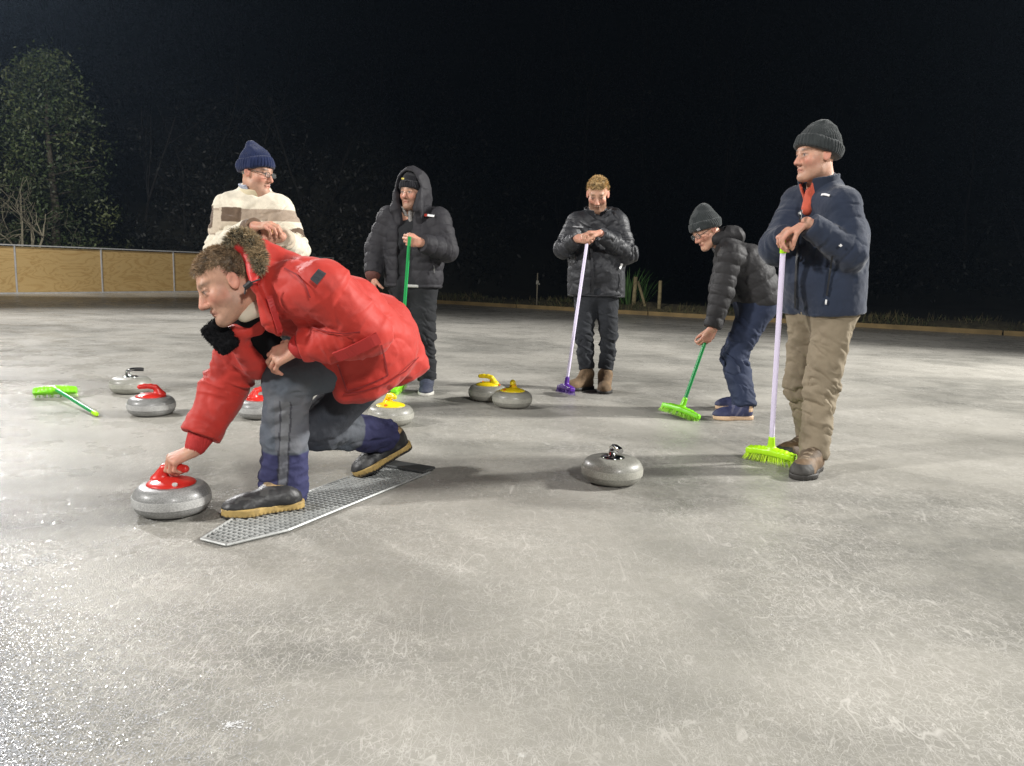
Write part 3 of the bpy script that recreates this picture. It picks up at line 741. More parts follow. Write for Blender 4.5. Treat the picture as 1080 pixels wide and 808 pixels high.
# frost crumbs and scrapings on the ice
M_snow = mat('frost', (.55, .55, .55), .6, vary=.1, sss=0, bump=(120, .5, .004))
sm_ = MB()
def crumb(p, r):
    V = []; n = 6
    for j in range(n): 
        w_ = 2*math.pi*j/n+RNG.random(); V.append(p+np.array([math.cos(w_)*r*(.6+.6*RNG.random()), math.sin(w_)*r*(.6+.6*RNG.random()), 0]))
    V.append(p+np.array([0, 0, r*.5])); sm_.add(V, [(j, (j+1) % n, n) for j in range(n)])
def patch(u, v, du, dv, n, r=.006):
    c, a, b_ = G(u, v, .001), G(u+du, v+dv, .001), G(u+dv*1.2, v+2+abs(du)*.12, .001)
    for i in range(n):
        s1, s2 = RNG.normal()*.55, RNG.normal()*.8; crumb(c+(a-c)*s1+(b_-c)*s2, r*(.25+.8*RNG.random()**2))
for a in ((42, 590, 18, -2, 130), (8, 598, 12, 2, 70), (245, 764, 14, -1, 110, .004), (172, 752, 26, -9, 90, .003), (285, 742, 8, -9, 60, .003), (282, 735, 20, 0, 40, .002), (142, 553, 30, -4, 140, .004), (115, 572, 22, -2, 100, .004), (75, 577, 22, -2, 60, .003), (240, 520, 16, -4, 80, .003), (335, 505, 20, -3, 90, .003), (455, 507, 10, 0, 50, .003), (165, 487, 20, -2, 50, .003), (110, 532, 24, -2, 40, .003), (120, 500, 60, 20, 40, .003), (555, 530, 90, 25, 60, .003), (640, 590, 120, 40, 80, .0025), (300, 640, 200, 60, 90, .002), (590, 505, 14, 2, 60, .004), (330, 555, 60, 10, 60, .003)): patch(*a)
# ice glitter put in as added pale glossy facets at slightly different tilts
cv = []; cf = []
for i in range(60000):
    u = 300*RNG.random()**1.5-25; v = 470+345*RNG.random()**.8
    if RNG.random() > np.exp(-max(0, u)/85)*min(1, .12+((v-470)/200)**1.2): continue
    p = G(u, v, .0022); r = .0011+.0016*RNG.random()**2; n_ = nrm(np.array([RNG.normal()*.16, RNG.normal()*.16, 1])); a = nrm(np.cross(n_, RNG.normal(size=3))); b_ = np.cross(n_, a); k = len(cv)
    cv += [p+a*r, p+b_*r, p-a*r, p-b_*r]; cf.append((k, k+1, k+2, k+3))
M_glint = mat('ice_glint', (.38, .39, .41), .16, vary=0, spec=1.0)
tag(mesh_np('ice_glints', np.array(cv), np.array(cf), M_glint, smooth=False), 'glossy pale facets added as glitter on the near left of the rink', 'ice crystals', kind='stuff')
tag(sm_.build('frost_crumbs', M_snow), 'white frost crumbs and scrapings scattered over the ice', 'frost', kind='stuff')

# night air: thin mist that glows a little round the floodlights
hm = bpy.data.materials.new('mist'); N, L = nodes(hm); N.remove(N['Principled BSDF']); pv = N.new('ShaderNodeVolumePrincipled'); pv.inputs['Density'].default_value = .00055; pv.inputs['Color'].default_value = (.55, .74, 1, 1); pv.inputs['Anisotropy'].default_value = .55
L.new(pv.outputs[0], N['Material Output'].inputs['Volume'])
hb = MB(); hb.box((0, 41.5, 32), (126, 88.5, 34)); tag(hb.build('haze', hm), 'thin pale mist hanging in the night air over the rink', 'haze', kind='stuff')
# ------------------------------------------------------------------ curling stones
def granite(name, a, b, c, rough=.42):
    m = mat(name, a, rough, vary=0, coat=.1); N, L = m.node_tree.nodes, m.node_tree.links; p = N['Principled BSDF']
    tc = N.new('ShaderNodeTexCoord'); n = N.new('ShaderNodeTexNoise'); n.inputs['Scale'].default_value = 210; n.inputs['Detail'].default_value = 3; L.new(tc.outputs['Object'], n.inputs['Vector'])
    n2 = N.new('ShaderNodeTexNoise'); n2.inputs['Scale'].default_value = 14; n2.inputs['Detail'].default_value = 5; L.new(tc.outputs['Object'], n2.inputs['Vector'])
    ad = N.new('ShaderNodeMath'); ad.operation = 'MULTIPLY_ADD'; ad.inputs[1].default_value = .35; L.new(n2.outputs[0], ad.inputs[0]); L.new(n.outputs[0], ad.inputs[2])
    r = N.new('ShaderNodeValToRGB'); e = r.color_ramp.elements; e[0].position = .50; e[0].color = (*a, 1); e[1].position = .86; e[1].color = (*c, 1); x = e.new(.66); x.color = (*b, 1)
    L.new(ad.outputs[0], r.inputs[0]); L.new(r.outputs[0], p.inputs['Base Color'])
    bp = N.new('ShaderNodeBump'); bp.inputs['Strength'].default_value = .06; bp.inputs['Distance'].default_value = .002; L.new(n.outputs[0], bp.inputs['Height']); L.new(bp.outputs[0], p.inputs['Normal'])
    return m
M_gr = granite('granite', (.155, .156, .152), (.21, .211, .205), (.29, .29, .283)); M_gr2 = granite('olive_granite', (.19, .19, .165), (.255, .25, .22), (.34, .335, .295))
M_band = granite('rough_granite_band', (.27, .27, .265), (.36, .36, .35), (.46, .46, .445), .6)
M_band2 = granite('pale_granite_band', (.26, .258, .22), (.34, .335, .29), (.44, .43, .385), .5)
M_red = mat('red_plastic', (.62, .030, .022), .33, vary=.05); M_yel = mat('yellow_plastic', (.80, .60, .008), .35, vary=.05)
M_org = mat('orange_plastic', (.70, .12, .015), .4, vary=.05); M_chr = mat('chrome', (.62, .62, .63), .10, metal=1, vary=0); M_blk = mat('black_rubber', (.015, .015, .016), .5)
SR, SH = .143, .118
def stone(c, kind, yaw, label, m_body=None, m_band=None, group='curling stones on the ice'):
    c = np.asarray(c, float); e = empty('curling_stone', c, label, 'curling stone', group); R = np.array([[math.cos(yaw), -math.sin(yaw), 0], [math.sin(yaw), math.cos(yaw), 0], [0, 0, 1.0]])
    m_body = m_body or M_gr; m_band = m_band or M_band
    P = [(.055, .0), (.062, .001), (.070, .004)]
    for j in range(19):                                                   # rounded flank
        w = -math.pi/2*.80+math.pi*.80*j/18; P.append((.085+.058*math.cos(w)**.75, .0595+.0555*math.sin(w)/math.sin(math.pi/2*.8)*.965))
    P += [(.085, .1165), (.05, .118), (.004, .118)]
    b = MB(); b.lathe(c, P, 56); b.build('body', m_body, e, smooth='all', org=c)
    b = MB(); b.lathe(c, [(.135, .0425), (.1433, .0435), (.1441, .052), (.1442, .0595), (.1441, .067), (.1433, .0755), (.135, .0765)], 56); b.build('striking_band', m_band, e, smooth=True, org=c)
    o = lambda x, y, z: c+R@np.array([x, y, z])
    if kind in ('red', 'yellow'):
        mt = M_red if kind == 'red' else M_yel
        b = MB(); b.lathe(c, [(.088, .1145), (.090, .118), (.086, .1225), (.070, .129), (.045, .136), (.02, .139), (.003, .1395)], 40); ho = b.build('handle', mt, e, smooth='all', org=c)
        S = SDF()                                                         # gooseneck grip
        S.rc(o(-.055, 0, .128), o(-.042, 0, .150), .026, .020, .01); S.rc(o(-.042, 0, .150), o(-.028, 0, .172), .019, .0165, .012)
        S.path([o(-.028, 0, .172), o(0, 0, .180), o(.035, 0, .181), o(.062, 0, .178)], [.0165, .0150, .0145, .0150], .01); S.ell(o(-.03, 0, .128), (.055, .028, .012), R, .02)
        sdf_obj(S, .0025, 'grip', mt, ho, None, None, None, c)
        b = MB(); q = o(.052, -.052, .128); b.tube([q-np.array([0, 0, .004]), q+np.array([.001, -.002, .004])], .010, 14); b.build('bolt_cap', mat('cap_plastic', (.6, .6, .58), .4, vary=0) if kind == 'red' else M_org, ho, org=c)
        if kind == 'yellow':
            b = MB(); b.tube([o(-.040, -.0, .132), o(-.038, 0, .1475), o(-.030, 0, .158)], [.0275, .0225, .0205], 18); b.tube([o(-.060, .0, .119), o(-.098, .01, .123)], .007, 8); b.build('orange_collar', M_org, ho, smooth=True, org=c)
    else:
        b = MB(); b.lathe(c, [(.049, .1165), (.050, .121), (.046, .1235), (.02, .125), (.003, .1255)], 36); ho = b.build('handle', M_chr, e, smooth='all', org=c)
        S = SDF(); S.path([o(-.012, 0, .122), o(-.018, 0, .135), o(-.016, 0, .156), o(.006, 0, .170)], [.017, .0125, .0115, .012], .008)
        S.path([o(.006, 0, .170), o(.030, 0, .172)], [.012, .013], .004); sdf_obj(S, .0025, 'gooseneck', M_chr, ho, None, None, None, c)
        b = MB(); b.tube([o(.030, 0, .172), o(.075, 0, .171), o(.092, 0, .168)], [.0145, .0145, .0125], 16); b.build('grip', M_blk if kind == 'chrome_black' else M_chr, ho, smooth=True, org=c)
        b = MB(); b.lathe(c, [(.052, .1168), (.056, .1185), (.052, .1205)], 36); b.build('washer', M_blk, ho, smooth=True, org=c)
    return e
ST = G(182, 540)
stone(ST, 'red', math.radians(-12)+math.pi*0, 'red-handled granite stone gripped by the hand of the man in the red jacket')
stone(G(160, 437), 'red', math.radians(-155), 'red-handled granite stone standing free, next to the lying lime green broom')
stone(G(138, 414), 'chrome_black', math.radians(20), 'pale granite stone with a metal handle and black grip, behind a red-handled stone', M_gr2, M_band2)
stone(G(275, 440), 'red', math.radians(40), 'red-handled granite stone mostly hidden behind the arm in the red sleeve')
stone(G(412, 447), 'yellow', math.radians(-60), 'yellow-handled granite stone just behind the raised heel of the crouching man', M_gr2, M_band2)
stone(G(352, 442), 'yellow', math.radians(30), 'yellow-handled granite stone hidden under the hem of the red jacket, only its rim showing', M_gr2, M_band2)
stone(G(514, 422), 'yellow', math.radians(165), 'farther of the touching pair of yellow-handled stones, with an orange trimmed handle lying sideways', M_gr2, M_band2)
stone(G(540, 429), 'yellow', math.radians(-95), 'nearer of the touching pair of yellow-handled stones, its handle pointing at the viewer', M_gr2, M_band2)
stone(G(645, 508), 'chrome', math.radians(-75), 'olive grey granite stone with a bare chrome handle standing alone on open ice', M_gr2, M_band2)
# ------------------------------------------------------------------ brooms
M_lime = mat('lime_plastic', (.22, .72, .015), .35, vary=.05); M_ylime = mat('yellow_lime_plastic', (.42, .80, .01), .35, vary=.05); M_grn = mat('green_pole', (.012, .30, .075), .35, vary=.08)
M_lilac = mat('lilac_pole', (.70, .64, .82), .35, vary=.05); M_purp = mat('purple_plastic', (.085, .018, .27), .35, vary=.05); M_wood = mat('wooden_pole', (.55, .33, .12), .5, vary=.2, vscale=20)
M_brl = mat('lime_bristles', (.38, .78, .06), .5, vary=.15, vscale=60); M_brp = mat('purple_bristles', (.10, .03, .30), .5, vary=.15); M_white = mat('white_print', (.75, .75, .75), .5, vary=0); M_bryl = mat('yellow_bristles', (.55, .80, .04), .5, vary=.15)
def broom(top, foot, along, width, label, m_pole, m_head, m_bris, cap=None, cap_m=None, bris=.055, nb=420, r=.0125, tilt=None, splay=.5, text=False, depth=.030):
    """top: pole end; foot: where the pole meets the head; along: direction of the head's long side"""
    top, foot = np.asarray(top, float), np.asarray(foot, float); ax = nrm(top-foot) if tilt is None else nrm(tilt)
    along = nrm(along-ax*np.dot(along, ax)); side = np.cross(ax, along); R = np.stack([along, side, ax], 1); dn = -ax; base = foot+dn*(bris+.035)
    e = empty('broom', base, label, 'broom', 'sweeping brooms'); pd = nrm(top-foot)
    b = MB(); b.tube([foot+pd*.02, top], r, 16); po = b.build('pole', m_pole, e, smooth=True, org=base)
    if cap_m: b = MB(); b.tube([top-pd*.06, top-pd*.004, top+pd*.006], [r*1.14, r*1.14, r*.8], 16); b.build('pole_cap', cap_m, po, smooth=True, org=base)
    S = SDF(); c = foot+dn*.022; n = 9
    S.rc(foot+dn*.012, foot+pd*.055, .021, .0165, .01)
    S.box(c, (width/2, depth, .017), R, .010, .02); S.rc(c-along*width*.28+ax*.006, c+along*width*.28+ax*.006, .016, .016, .02)
    V, Q = S.surf(.004); q = (V-c.astype(F32))@R.astype(F32); tp = 1-.22*(np.abs(q[:, 0])/(width/2))**2                 # ends slimmer, ribbed top
    q[:, 1] *= tp; q[:, 2] += .0016*np.sin(q[:, 0]*260)*(np.abs(q[:, 0]) > .04)-.010*(np.abs(q[:, 0])/(width/2))**2
    V = q@R.T.astype(F32)+c.astype(F32); ho = mesh_np('head', V, Q, m_head, e, base)
    b = MB()
    for i in range(nb):
        a, d_ = (RNG.random()*2-1)*.95, (RNG.random()*2-1)*.85; p = c+along*a*width/2+side*d_*depth+dn*.010-ax*.010*a*a
        b.blade(p, dn+along*a*splay*.8+side*d_*splay*.6+RNG.normal(size=3)*.05, bris*(.92+.12*RNG.random())+.006, .0016)
    br = b.build('bristles', m_bris, e, org=base)
    if text:
        b = MB(); x = -.42
        for w_ in (.05, .04, .06, .03, .05, .045, .06, .04, .05):
            b.box(c+along*(x+w_/2)*width*.9+side*-depth*.97*.93+ax*.002, (w_*width*.36, .0012, .006), R); x += .095
        b.build('lettering', M_white, ho, org=base)
    return e
EXPO = 0.08
# ------------------------------------------------------------------ cloth
def cloth(name, rough=.8, bump=(420, .25, .0015), b2=(26, .35, .008), sheen=.0, vary=.10, spec=.3, col=None, vs=6, coat=0):
    return mat(name, col or (.5, .5, .5), rough, attr=col is None, bump=b2, bump2=bump, sheen=sheen, vary=vary, vscale=vs, spec=spec, coat=coat)
def cfun(k): 
    k = np.array(k, F32); return lambda P, N: np.tile(k, (len(P), 1))
M_redcloth = cloth('red_parka_cloth', .62, b2=(17, .28, .009), sheen=.1, vary=.06, spec=.35)
M_work = cloth('work_trouser_cloth', .85, b2=(22, .5, .012), vary=.12)
M_rub = mat('rubber_upper', (.018, .018, .019), .28, vary=.2, bump=(40, .25, .004), spec=.55)
M_sole = mat('shoe_sole', attr=True, rough=.6, vary=.15, vscale=40)
M_fuzz = mat('black_pile', (.008, .008, .009), .95, vary=.2, spec=.1); M_strand = mat('hair_strands', attr=True, rough=.55, vary=0, spec=.4)
# ================================================================== the man in the red parka
org = G(330, 520)
hd = at(239.5, 300, 2.72); H = Head(hd, (-.74, -.50, -.44), up=(-.42, 0, 1), k=1.02)
neck = at(286, 306, 2.80); chest = at(318, 309, 2.84); pel = at(391, 364, 3.16)
lat = nrm(np.array([.70, -.71, .05]))
shL, shR = at(341, 303, 2.68), at(277, 330, 2.98)
gz = ST+np.array([.015, -.002, .181]); knd = nrm(np.array([-.80, -.42, -.36])); pnR = nrm(np.array([.05, .35, -.95])); wrh = gz-knd*.085-pnR*.034
elL, wrL = at(387, 351, 2.75), at(314, 366, 2.745)
elR, wrR = at(237, 408, 3.02), wrh+Zv*.004
hipL, hipR = at(388, 378, 3.07), at(398, 384, 3.24)
knL, anL = at(303, 397, 2.985), at(299, 515, 3.01)
knR = at(334, 452, 3.20); tR = G(375, 505)+np.array([0, 0, .006]); hR = at(433, 472, 3.57); xR = nrm(tR-hR); uR = nrm(Zv-xR*xR[2]); anR = hR+xR*.055+uR*.09; tR = hR+xR*min(.31, np.linalg.norm(tR-hR))
S = SDF(); H.add(S, neck, jaw=.92)
add_torso(S, pel, chest, neck, lat, (.07, .075), (.11, .105), shL, shR, .055)
add_arm(S, shL, elL, wrL); add_arm(S, shR, elR, wrR)
add_leg(S, hipL, knL, anL, (.08, .055, .036)); add_leg(S, hipR, knR, anR, (.08, .055, .036))
S.rc(anL, anL+np.array([-.05, -.03, -.04]), .035, .03); S.rc(anR, hR*.45+tR*.55+uR*.04, .033, .026)
# left hand resting on the knee, fingers over its front
kdL = nrm(at(287, 378, 2.76)-wrL); pnL = nrm(np.array([.10, .80, -.60])); tsL = nrm(np.array([-.2, -.6, -.8]))
add_hand(S, wrL, kdL, pnL, -tsL, (.55, .60, .35), 1.06, .30, .75, .25)
# right hand closed over the handle of the stone
add_hand(S, wrh, knd, pnR, nrm(np.array([-.75, .60, .1])), (.95, 1.15, .7), 1.02, .02, .6, .9)
man = sdf_obj(S, .0034, 'person', SKIN, None, org, None, skin_col(H, brow=(.20, .13, .08), beard=(.20, .125, .09), beard_amt=.45, squint=.65))
tag(man, 'crouching man in a red parka and work trousers gripping a red handled stone', 'person', 'people on the rink')
# hair
def hcol(p):
    k = .75+.5*float(vnoise(np.array([[p[0]*70, p[1]*70, p[2]*30]]))[0]); a = np.array([.27, .185, .110])*max(.25, k); return a*.6, a*(1.2+.5*RNG.random())
S = SDF(); head_prim(S, H, .006)
fpl = nrm(H.u*.62-H.f*1.0); S.cut(H.p(0, .086, .078), -nrm(H.u*.85-H.f*.5), .012)
S.box(H.p(.10, .055, .0), (.06, .055, .062), H.R, .02, .02, 's'); S.box(H.p(-.10, .055, .0), (.06, .055, .062), H.R, .02, .02, 's')
S.cut(H.p(0, -.02, -.045), -H.u, .01); S.ell(H.p(.08, -.006, -.015), (.03, .026, .036), H.R, .01, 's')
hair_obj(H, man, org, M_strand, S, .004, 8000, .014, .0009, hcol, comb=1.0*H.f-.35*H.u, jit=.35)
# trousers: grey cloth to mid shin, navy patches below
S = SDF()
for q in (-1, 1): S.sp(pel+q*lat*.06-Zv*.02, .115, .06)
S.rc(hipL, knL, .105, .094, .05); S.rc(knL, knL*.45+anL*.55, .092, .088, .03); S.rc(knL*.45+anL*.55, anL, .088, .098, .03)
S.rc(hipR, knR, .105, .090, .05); S.rc(knR, anR, .088, .078, .03)
axL = nrm(anL-knL); axR = nrm(anR-knR); hemL = anL+axL*.068; hemR = anR-axR*.035
legLf = lambda P: np.linalg.norm(np.cross(P-knL, axL), axis=1)
S.cut(hemL, np.array([.12, 0, -1]), .006)
S.put((lambda P, a=np.asarray(hemR, F32), n=np.asarray(axR, F32): np.maximum((P-a)@n, -.5*np.ones(len(P), F32)) if False else np.where(P[:, 0] > -.75, (P-a)@n, -1).astype(F32)), .005, 'i')
def tdisp(P, N):
    s, d, wch = seg_coord(P, [[hipL, knL, anL], [hipR, knR, anR]])
    st = np.stack([P[:, 0]*8, P[:, 1]*8, P[:, 2]*17], 1); r = ridge(st, 2)-.45
    return ((.009*r-.007*crease(st*np.array([.9, .9, .8], F32), 2)+.005*fbm(P*30, 2))*sst(s, .25, .4)*(1-.3*sst(s, .8, .9))).astype(F32)
def tcol(P, N):
    c = np.tile(np.array([.088, .102, .124], F32), (len(P), 1)); s, d, wch = seg_coord(P, [[hipL, knL, anL], [hipR, knR, anR]])
    c = blend(c, sst(fbm(P*7, 3), .0, .3)*.4, (.15, .155, .165))
    thr = np.where(wch == 0, .615, .575); c = blend(c, sst(s, thr-.004, thr+.004), (.034, .036, .095))
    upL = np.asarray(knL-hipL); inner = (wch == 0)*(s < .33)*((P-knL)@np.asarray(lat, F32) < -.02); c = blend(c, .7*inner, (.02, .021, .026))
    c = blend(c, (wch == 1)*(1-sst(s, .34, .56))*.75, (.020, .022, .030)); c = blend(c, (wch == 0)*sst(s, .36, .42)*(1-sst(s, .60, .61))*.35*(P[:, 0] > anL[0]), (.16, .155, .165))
    t = (P-anL.astype(F32)); ang = np.abs(P[:, 0]-(anL[0]+.022+(knL-anL)[0]*(t[:, 2]/(knL-anL)[2]))); zip_ = (wch == 0)*(s > .40)*(N[:, 1] < -.3)
    c = blend(c, zip_*(ang < .017)*.8, (.16, .165, .175)); c = blend(c, zip_*(np.abs(ang-.018) < .003)*.8, (.03, .03, .04))
    return c
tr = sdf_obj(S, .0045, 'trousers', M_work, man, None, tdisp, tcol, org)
# duck boots
def sc_(q, L, P):
    c = np.tile(np.array([.42, .29, .10], F32), (len(q), 1)); c = blend(c, q[:, 2] < .013, (.018, .017, .016)); return blend(c, .4*(fbm(P*50, 2) > .25), (.20, .14, .06))
def uc_(q, L, P):
    c = np.tile(np.array([.020, .020, .021], F32), (len(q), 1)); c = blend(c, (q[:, 2] > .108)*(q[:, 0] < .60*L), (.36, .25, .12))
    return blend(c, .35*(fbm(P*35, 3) > .2), (.10, .10, .095))
M_upat = mat('duck_boot_upper', attr=True, rough=.48, vary=.15, bump=(45, .3, .004), spec=.5)
hL, tL = G(319, 537)+np.array([0, 0, .003]), G(235, 547)+np.array([0, 0, .003])
make_shoe(man, org, hL, tL, anL+np.array([0, 0, .02]), M_upat, M_sole, .0042, 1.06, .06, .040, uc_, sc_)
make_shoe(man, org, hR, tR, anR+np.array([-.0, 0, .0]), M_upat, M_sole, .0042, 1.04, .05, .038, uc_, sc_, up=uR)
# parka
S = SDF()
for q in (-1, 1):
    S.rc(pel+q*lat*.06, chest+q*lat*.072, .155, .128, .07)
S.rc(shL, shR, .088, .088, .06); S.rc(neck, .5*(neck+shL), .085, .085, .06); S.rc(neck, shR, .080, .085, .06)
S.rc(shL, elL, .098, .088, .03); S.rc(elL, elL*.55+wrL*.45, .088, .080, .02); S.rc(elL*.55+wrL*.45, wrL+(elL-wrL)*.10, .080, .060, .02)
elR2 = elR; S.rc(shR, elR2, .100, .090, .04); S.rc(elR2, wrR, .088, .074, .03)
S.rc(elR2*.35+wrR*.65, wrR, .080, .076, .02); S.cutl(wrR-nrm(wrR-elR)*.050, nrm(wrR-elR), .16, .006)
S.cutl(wrL-nrm(wrL-elL)*.012, nrm(wrL-elL), .11, .006)
# skirt of the parka
S.rc(at(362, 372, 3.00), at(385, 402, 3.04), .10, .085, .05); S.rc(at(400, 345, 3.22), at(421, 385, 3.28), .14, .105, .06); S.rc(at(372, 330, 2.98), at(392, 385, 3.08), .13, .125, .06)
S.rc(at(360, 385, 3.03), at(364, 412, 3.02), .065, .05, .04)
S.rc(at(422, 355, 3.26), at(440, 392, 3.31), .075, .062, .04)
# front flap hanging below the chin
S.rc(at(252, 360, 2.82), at(272, 388, 2.95), .040, .050, .04); S.rc(at(246, 352, 2.79), at(270, 345, 2.80), .030, .035, .03)
# raised collar behind the neck and beside the ear
S.rc(at(268, 270, 2.76), at(282, 300, 2.72), .034, .040, .03); S.rc(at(270, 262, 2.80), at(300, 285, 2.84), .040, .070, .04)
S.rc(at(268, 300, 2.655), at(285, 340, 2.68), .016, .022, .02); S.rc(at(285, 338, 2.68), at(294, 352, 2.70), .019, .012, .03)
# pocket, shoulder yoke edge
lp = at(378, 395, 2.93)
a, b = at(450, 379, 3.3), at(353, 425.5, 3.02); mid_ = at(418, 408, 3.05)
nh = nrm(np.cross(nrm(at(450, 381, 3.1)-at(356, 426, 3.1)), nrm(at(400, 400, 3.1)-np.array([0, 0, CAM_H]))));  nh = nh if nh[2] < 0 else -nh
pc = np.asarray(at(400, 411.5, 3.1), F32); nhf = np.asarray(nh, F32); dl = np.asarray(nrm(at(450, 381, 3.1)-at(356, 426, 3.1)), F32)
def hemf(P):
    q = (P-pc); t = q@dl; v = q@nhf-.030+.36*(t-.02)**2*1.5
    return np.where(t > -.26, v, -1).astype(F32)
S.put(hemf, .012, 'i')
# front opening: hollow between the flap and the chest
S.rc(at(262, 345, 2.74), at(286, 372, 2.80), .030, .022, .02, 's'); S.rc(at(240, 330, 2.72), at(268, 318, 2.70), .055, .035, .02, 's')
nv = H.loc
chains = [[shL, elL, wrL], [shR, elR, wrR]]
def jdisp(P, N):
    s, d, wch = seg_coord(P, chains); arm = sst(-d, -.135, -.10)
    r1 = ridge(np.stack([P[:, 0]*5.5+P[:, 2]*2, P[:, 1]*5.5, P[:, 2]*8], 1), 2)-.45
    s9 = np.stack([s*16+wch*7, P[:, 0]*4, P[:, 2]*5], 1); r2 = ridge(s9*np.array([.7, 1, 1], F32), 2)-.45
    v = .0065*r1*(1-.6*arm)+.007*r2*arm+.0035*fbm(P*28, 2)
    el = np.exp(-((s-.29)/.12)**2)*arm; v += .012*el*(ridge(np.stack([s*26, P[:, 0]*5, P[:, 2]*6+P[:, 0]*6], 1), 1)-.4)
    # seams: cuffs, yoke, hem and the pocket outline
    for s0 in (.50,): v -= .006*np.exp(-((s-s0)/.006)**2)*(wch == 0)*(d < .12)
    v -= .005*crease(np.stack([P[:, 0]*6+P[:, 2]*3, P[:, 1]*6, P[:, 2]*9-P[:, 0]*3], 1), 2)*(1-.5*arm)+.0065*arm*crease(np.stack([s*8+wch*7, P[:, 0]*6+P[:, 2]*4, P[:, 1]*5], 1), 2)
    return v.astype(F32)
patch_c = at(334, 291, 2.59); pdir = nrm(at(340, 285, 2.6)-at(329, 299, 2.6))
def jcol(P, N):
    c = np.tile(np.array([.46, .031, .020], F32), (len(P), 1)); c = blend(c, .25*(fbm(P*5, 3)+.3).clip(0, 1), (.33, .016, .016))
    return c
pk = sdf_obj(S, .0045, 'parka', M_redcloth, man, None, jdisp, jcol, org)
PKD = S
def surf_on(u, v, Z0=2.2, lift=.002):
    """first point of the parka along the line of sight of the survey photo"""
    d = ray(u, v); d = d/d[1]; ys = np.arange(Z0, 3.6, .002); P = np.array([0, 0, CAM_H])+ys[:, None]*d; e = PKD.ev(P.astype(F32)); i = int(np.argmax(e < lift)); return P[i]
def strap(name, uvs, width, m, lift=.012, parent=None, thick=.004):
    pts = [surf_on(u, v, lift=lift) for u, v in resample(uvs)]; mb = MB(); g = .002
    gr = [PKD.ev(np.array([p+[g, 0, 0], p-[g, 0, 0], p+[0, g, 0], p-[0, g, 0], p+[0, 0, g], p-[0, 0, g]], F32)) for p in pts]
    ns = [nrm([q[0]-q[1], q[2]-q[3], q[4]-q[5]]) for q in gr]; V = []; F = []
    for i, p in enumerate(pts):
        t = nrm(pts[min(i+1, len(pts)-1)]-pts[max(0, i-1)]); s_ = nrm(np.cross(ns[i], t))*width/2
        V += [p-s_, p+s_, p+s_+ns[i]*thick, p-s_+ns[i]*thick]
    for i in range(len(pts)-1):
        for j in range(4): F.append((4*i+j, 4*i+(j+1) % 4, 4*i+4+(j+1) % 4, 4*i+4+j))
    F += [(3, 2, 1, 0), tuple(4*(len(pts)-1)+j for j in range(4))]
    mb.add(V, F); return mb.build(name, m, parent or pk, org=org)
M_dkgrey = mat('grey_patch', (.03, .032, .038), .7); M_redtrim = mat('red_trim', (.38, .018, .016), .6, vary=.05, bump=(300, .2, .001))
strap('shoulder_patch', [(340, 286.5), (337, 290), (334, 293.5), (331, 297.5)], .030, M_dkgrey, .014)
M_seam = mat('red_seam', (.22, .010, .010), .7, vary=.05)
for nm, uv, wd, mm, th in (('pocket_flap', [(354, 376), (368, 371), (384, 364), (399, 356)], .042, M_redtrim, .007), ('pocket_seam', [(356, 384), (361, 398), (366, 412)], .006, M_seam, .002), ('pocket_seam', [(402, 364), (406, 380), (409, 396)], .006, M_seam, .002), ('pocket_seam', [(367, 412), (382, 408), (397, 402), (409, 396)], .006, M_seam, .002),
    ('hem_seam', [(362, 416), (385, 412), (406, 405), (428, 391), (441, 377)], .005, M_seam, .002), ('yoke_seam', [(300, 283), (312, 289), (322, 300), (327, 314)], .005, M_seam, .002), ('storm_flap', [(284, 312), (288, 328), (292, 340), (295, 350)], .020, M_redtrim, .006), ('sleeve_seam', [(329, 345), (345, 350), (362, 352), (380, 350)], .004, M_seam, .002)):
    strap(nm, uv, wd, mm, .010, None, th)
# black pile collar tab, under the chin
S = SDF(); S.box(at(232.5, 355, 2.745), (.060, .028, .040), frame(x=np.array([.64, .05, -.76]), y=np.array([0, 1, 0]), z=np.array([.76, 0, .64])), .018, .01)
tb = sdf_obj(S, .005, 'collar_tab', M_fuzz, pk, None, lambda P, N: .006*vnoise(P*110), None, org)
V, Q = S.surf(.006); Pp, Nn = sample(V, Q, 1500); s_ = strands('pile', Pp, Nn, M_fuzz, tb, org, .007, .0012, .5); s_['kind'] = 'stuff'
# dark fleece showing in the open neck
S = SDF(); S.rc(at(262, 340, 2.86), at(290, 372, 2.95), .07, .05, .03); S.rc(at(262, 335, 2.80), at(288, 318, 2.80), .045, .05, .03); sdf_obj(S, .006, 'fleece', M_fuzz, man, None, lambda P, N: .004*fbm(P*30), None, org)
S = SDF(); S.rc(at(258, 331, 2.72), at(272, 325, 2.72), .030, .03, .02); sdf_obj(S, .005, 'undershirt', mat('cream_knit', (.55, .50, .40), .9), man, None, None, None, org)
# hood lying behind the head with its fur edge
M_fur = mat('fur', attr=True, rough=.8, vary=0, spec=.2)
S = SDF(); fp = [at(240, 256, 2.70), at(249, 249, 2.72), at(259, 250, 2.73), at(268, 259, 2.72), at(273, 272, 2.69), at(274, 285, 2.66)]
hood = SDF(); hood.path([at(243, 262, 2.73), at(254, 262, 2.74), at(263, 270, 2.73), at(268, 284, 2.69), at(267, 298, 2.645)], [.018, .026, .026, .020, .014], .02)
ho = sdf_obj(hood, .004, 'hood', mat('hood_lining', (.50, .025, .022), .55, bump=(30, .5, .008)), pk, None, lambda P, N: (.005*(ridge(P*22, 2)-.4)).astype(F32), None, org)
S.path(fp, [.010, .015, .019, .020, .018, .010], .02); V, Q = S.surf(.005)
def fcol(p):
    k = np.array([.27, .20, .115])*(.6+.8*RNG.random()); dk = RNG.random() < (.70 if p[0] < -.96 and False else .3+.45*(float(vnoise(np.array([p*45]))[0]) > .05)); b = np.array([.03, .026, .02]) if dk else k; return b, b*1.5 if not dk else np.array([.22, .19, .13])
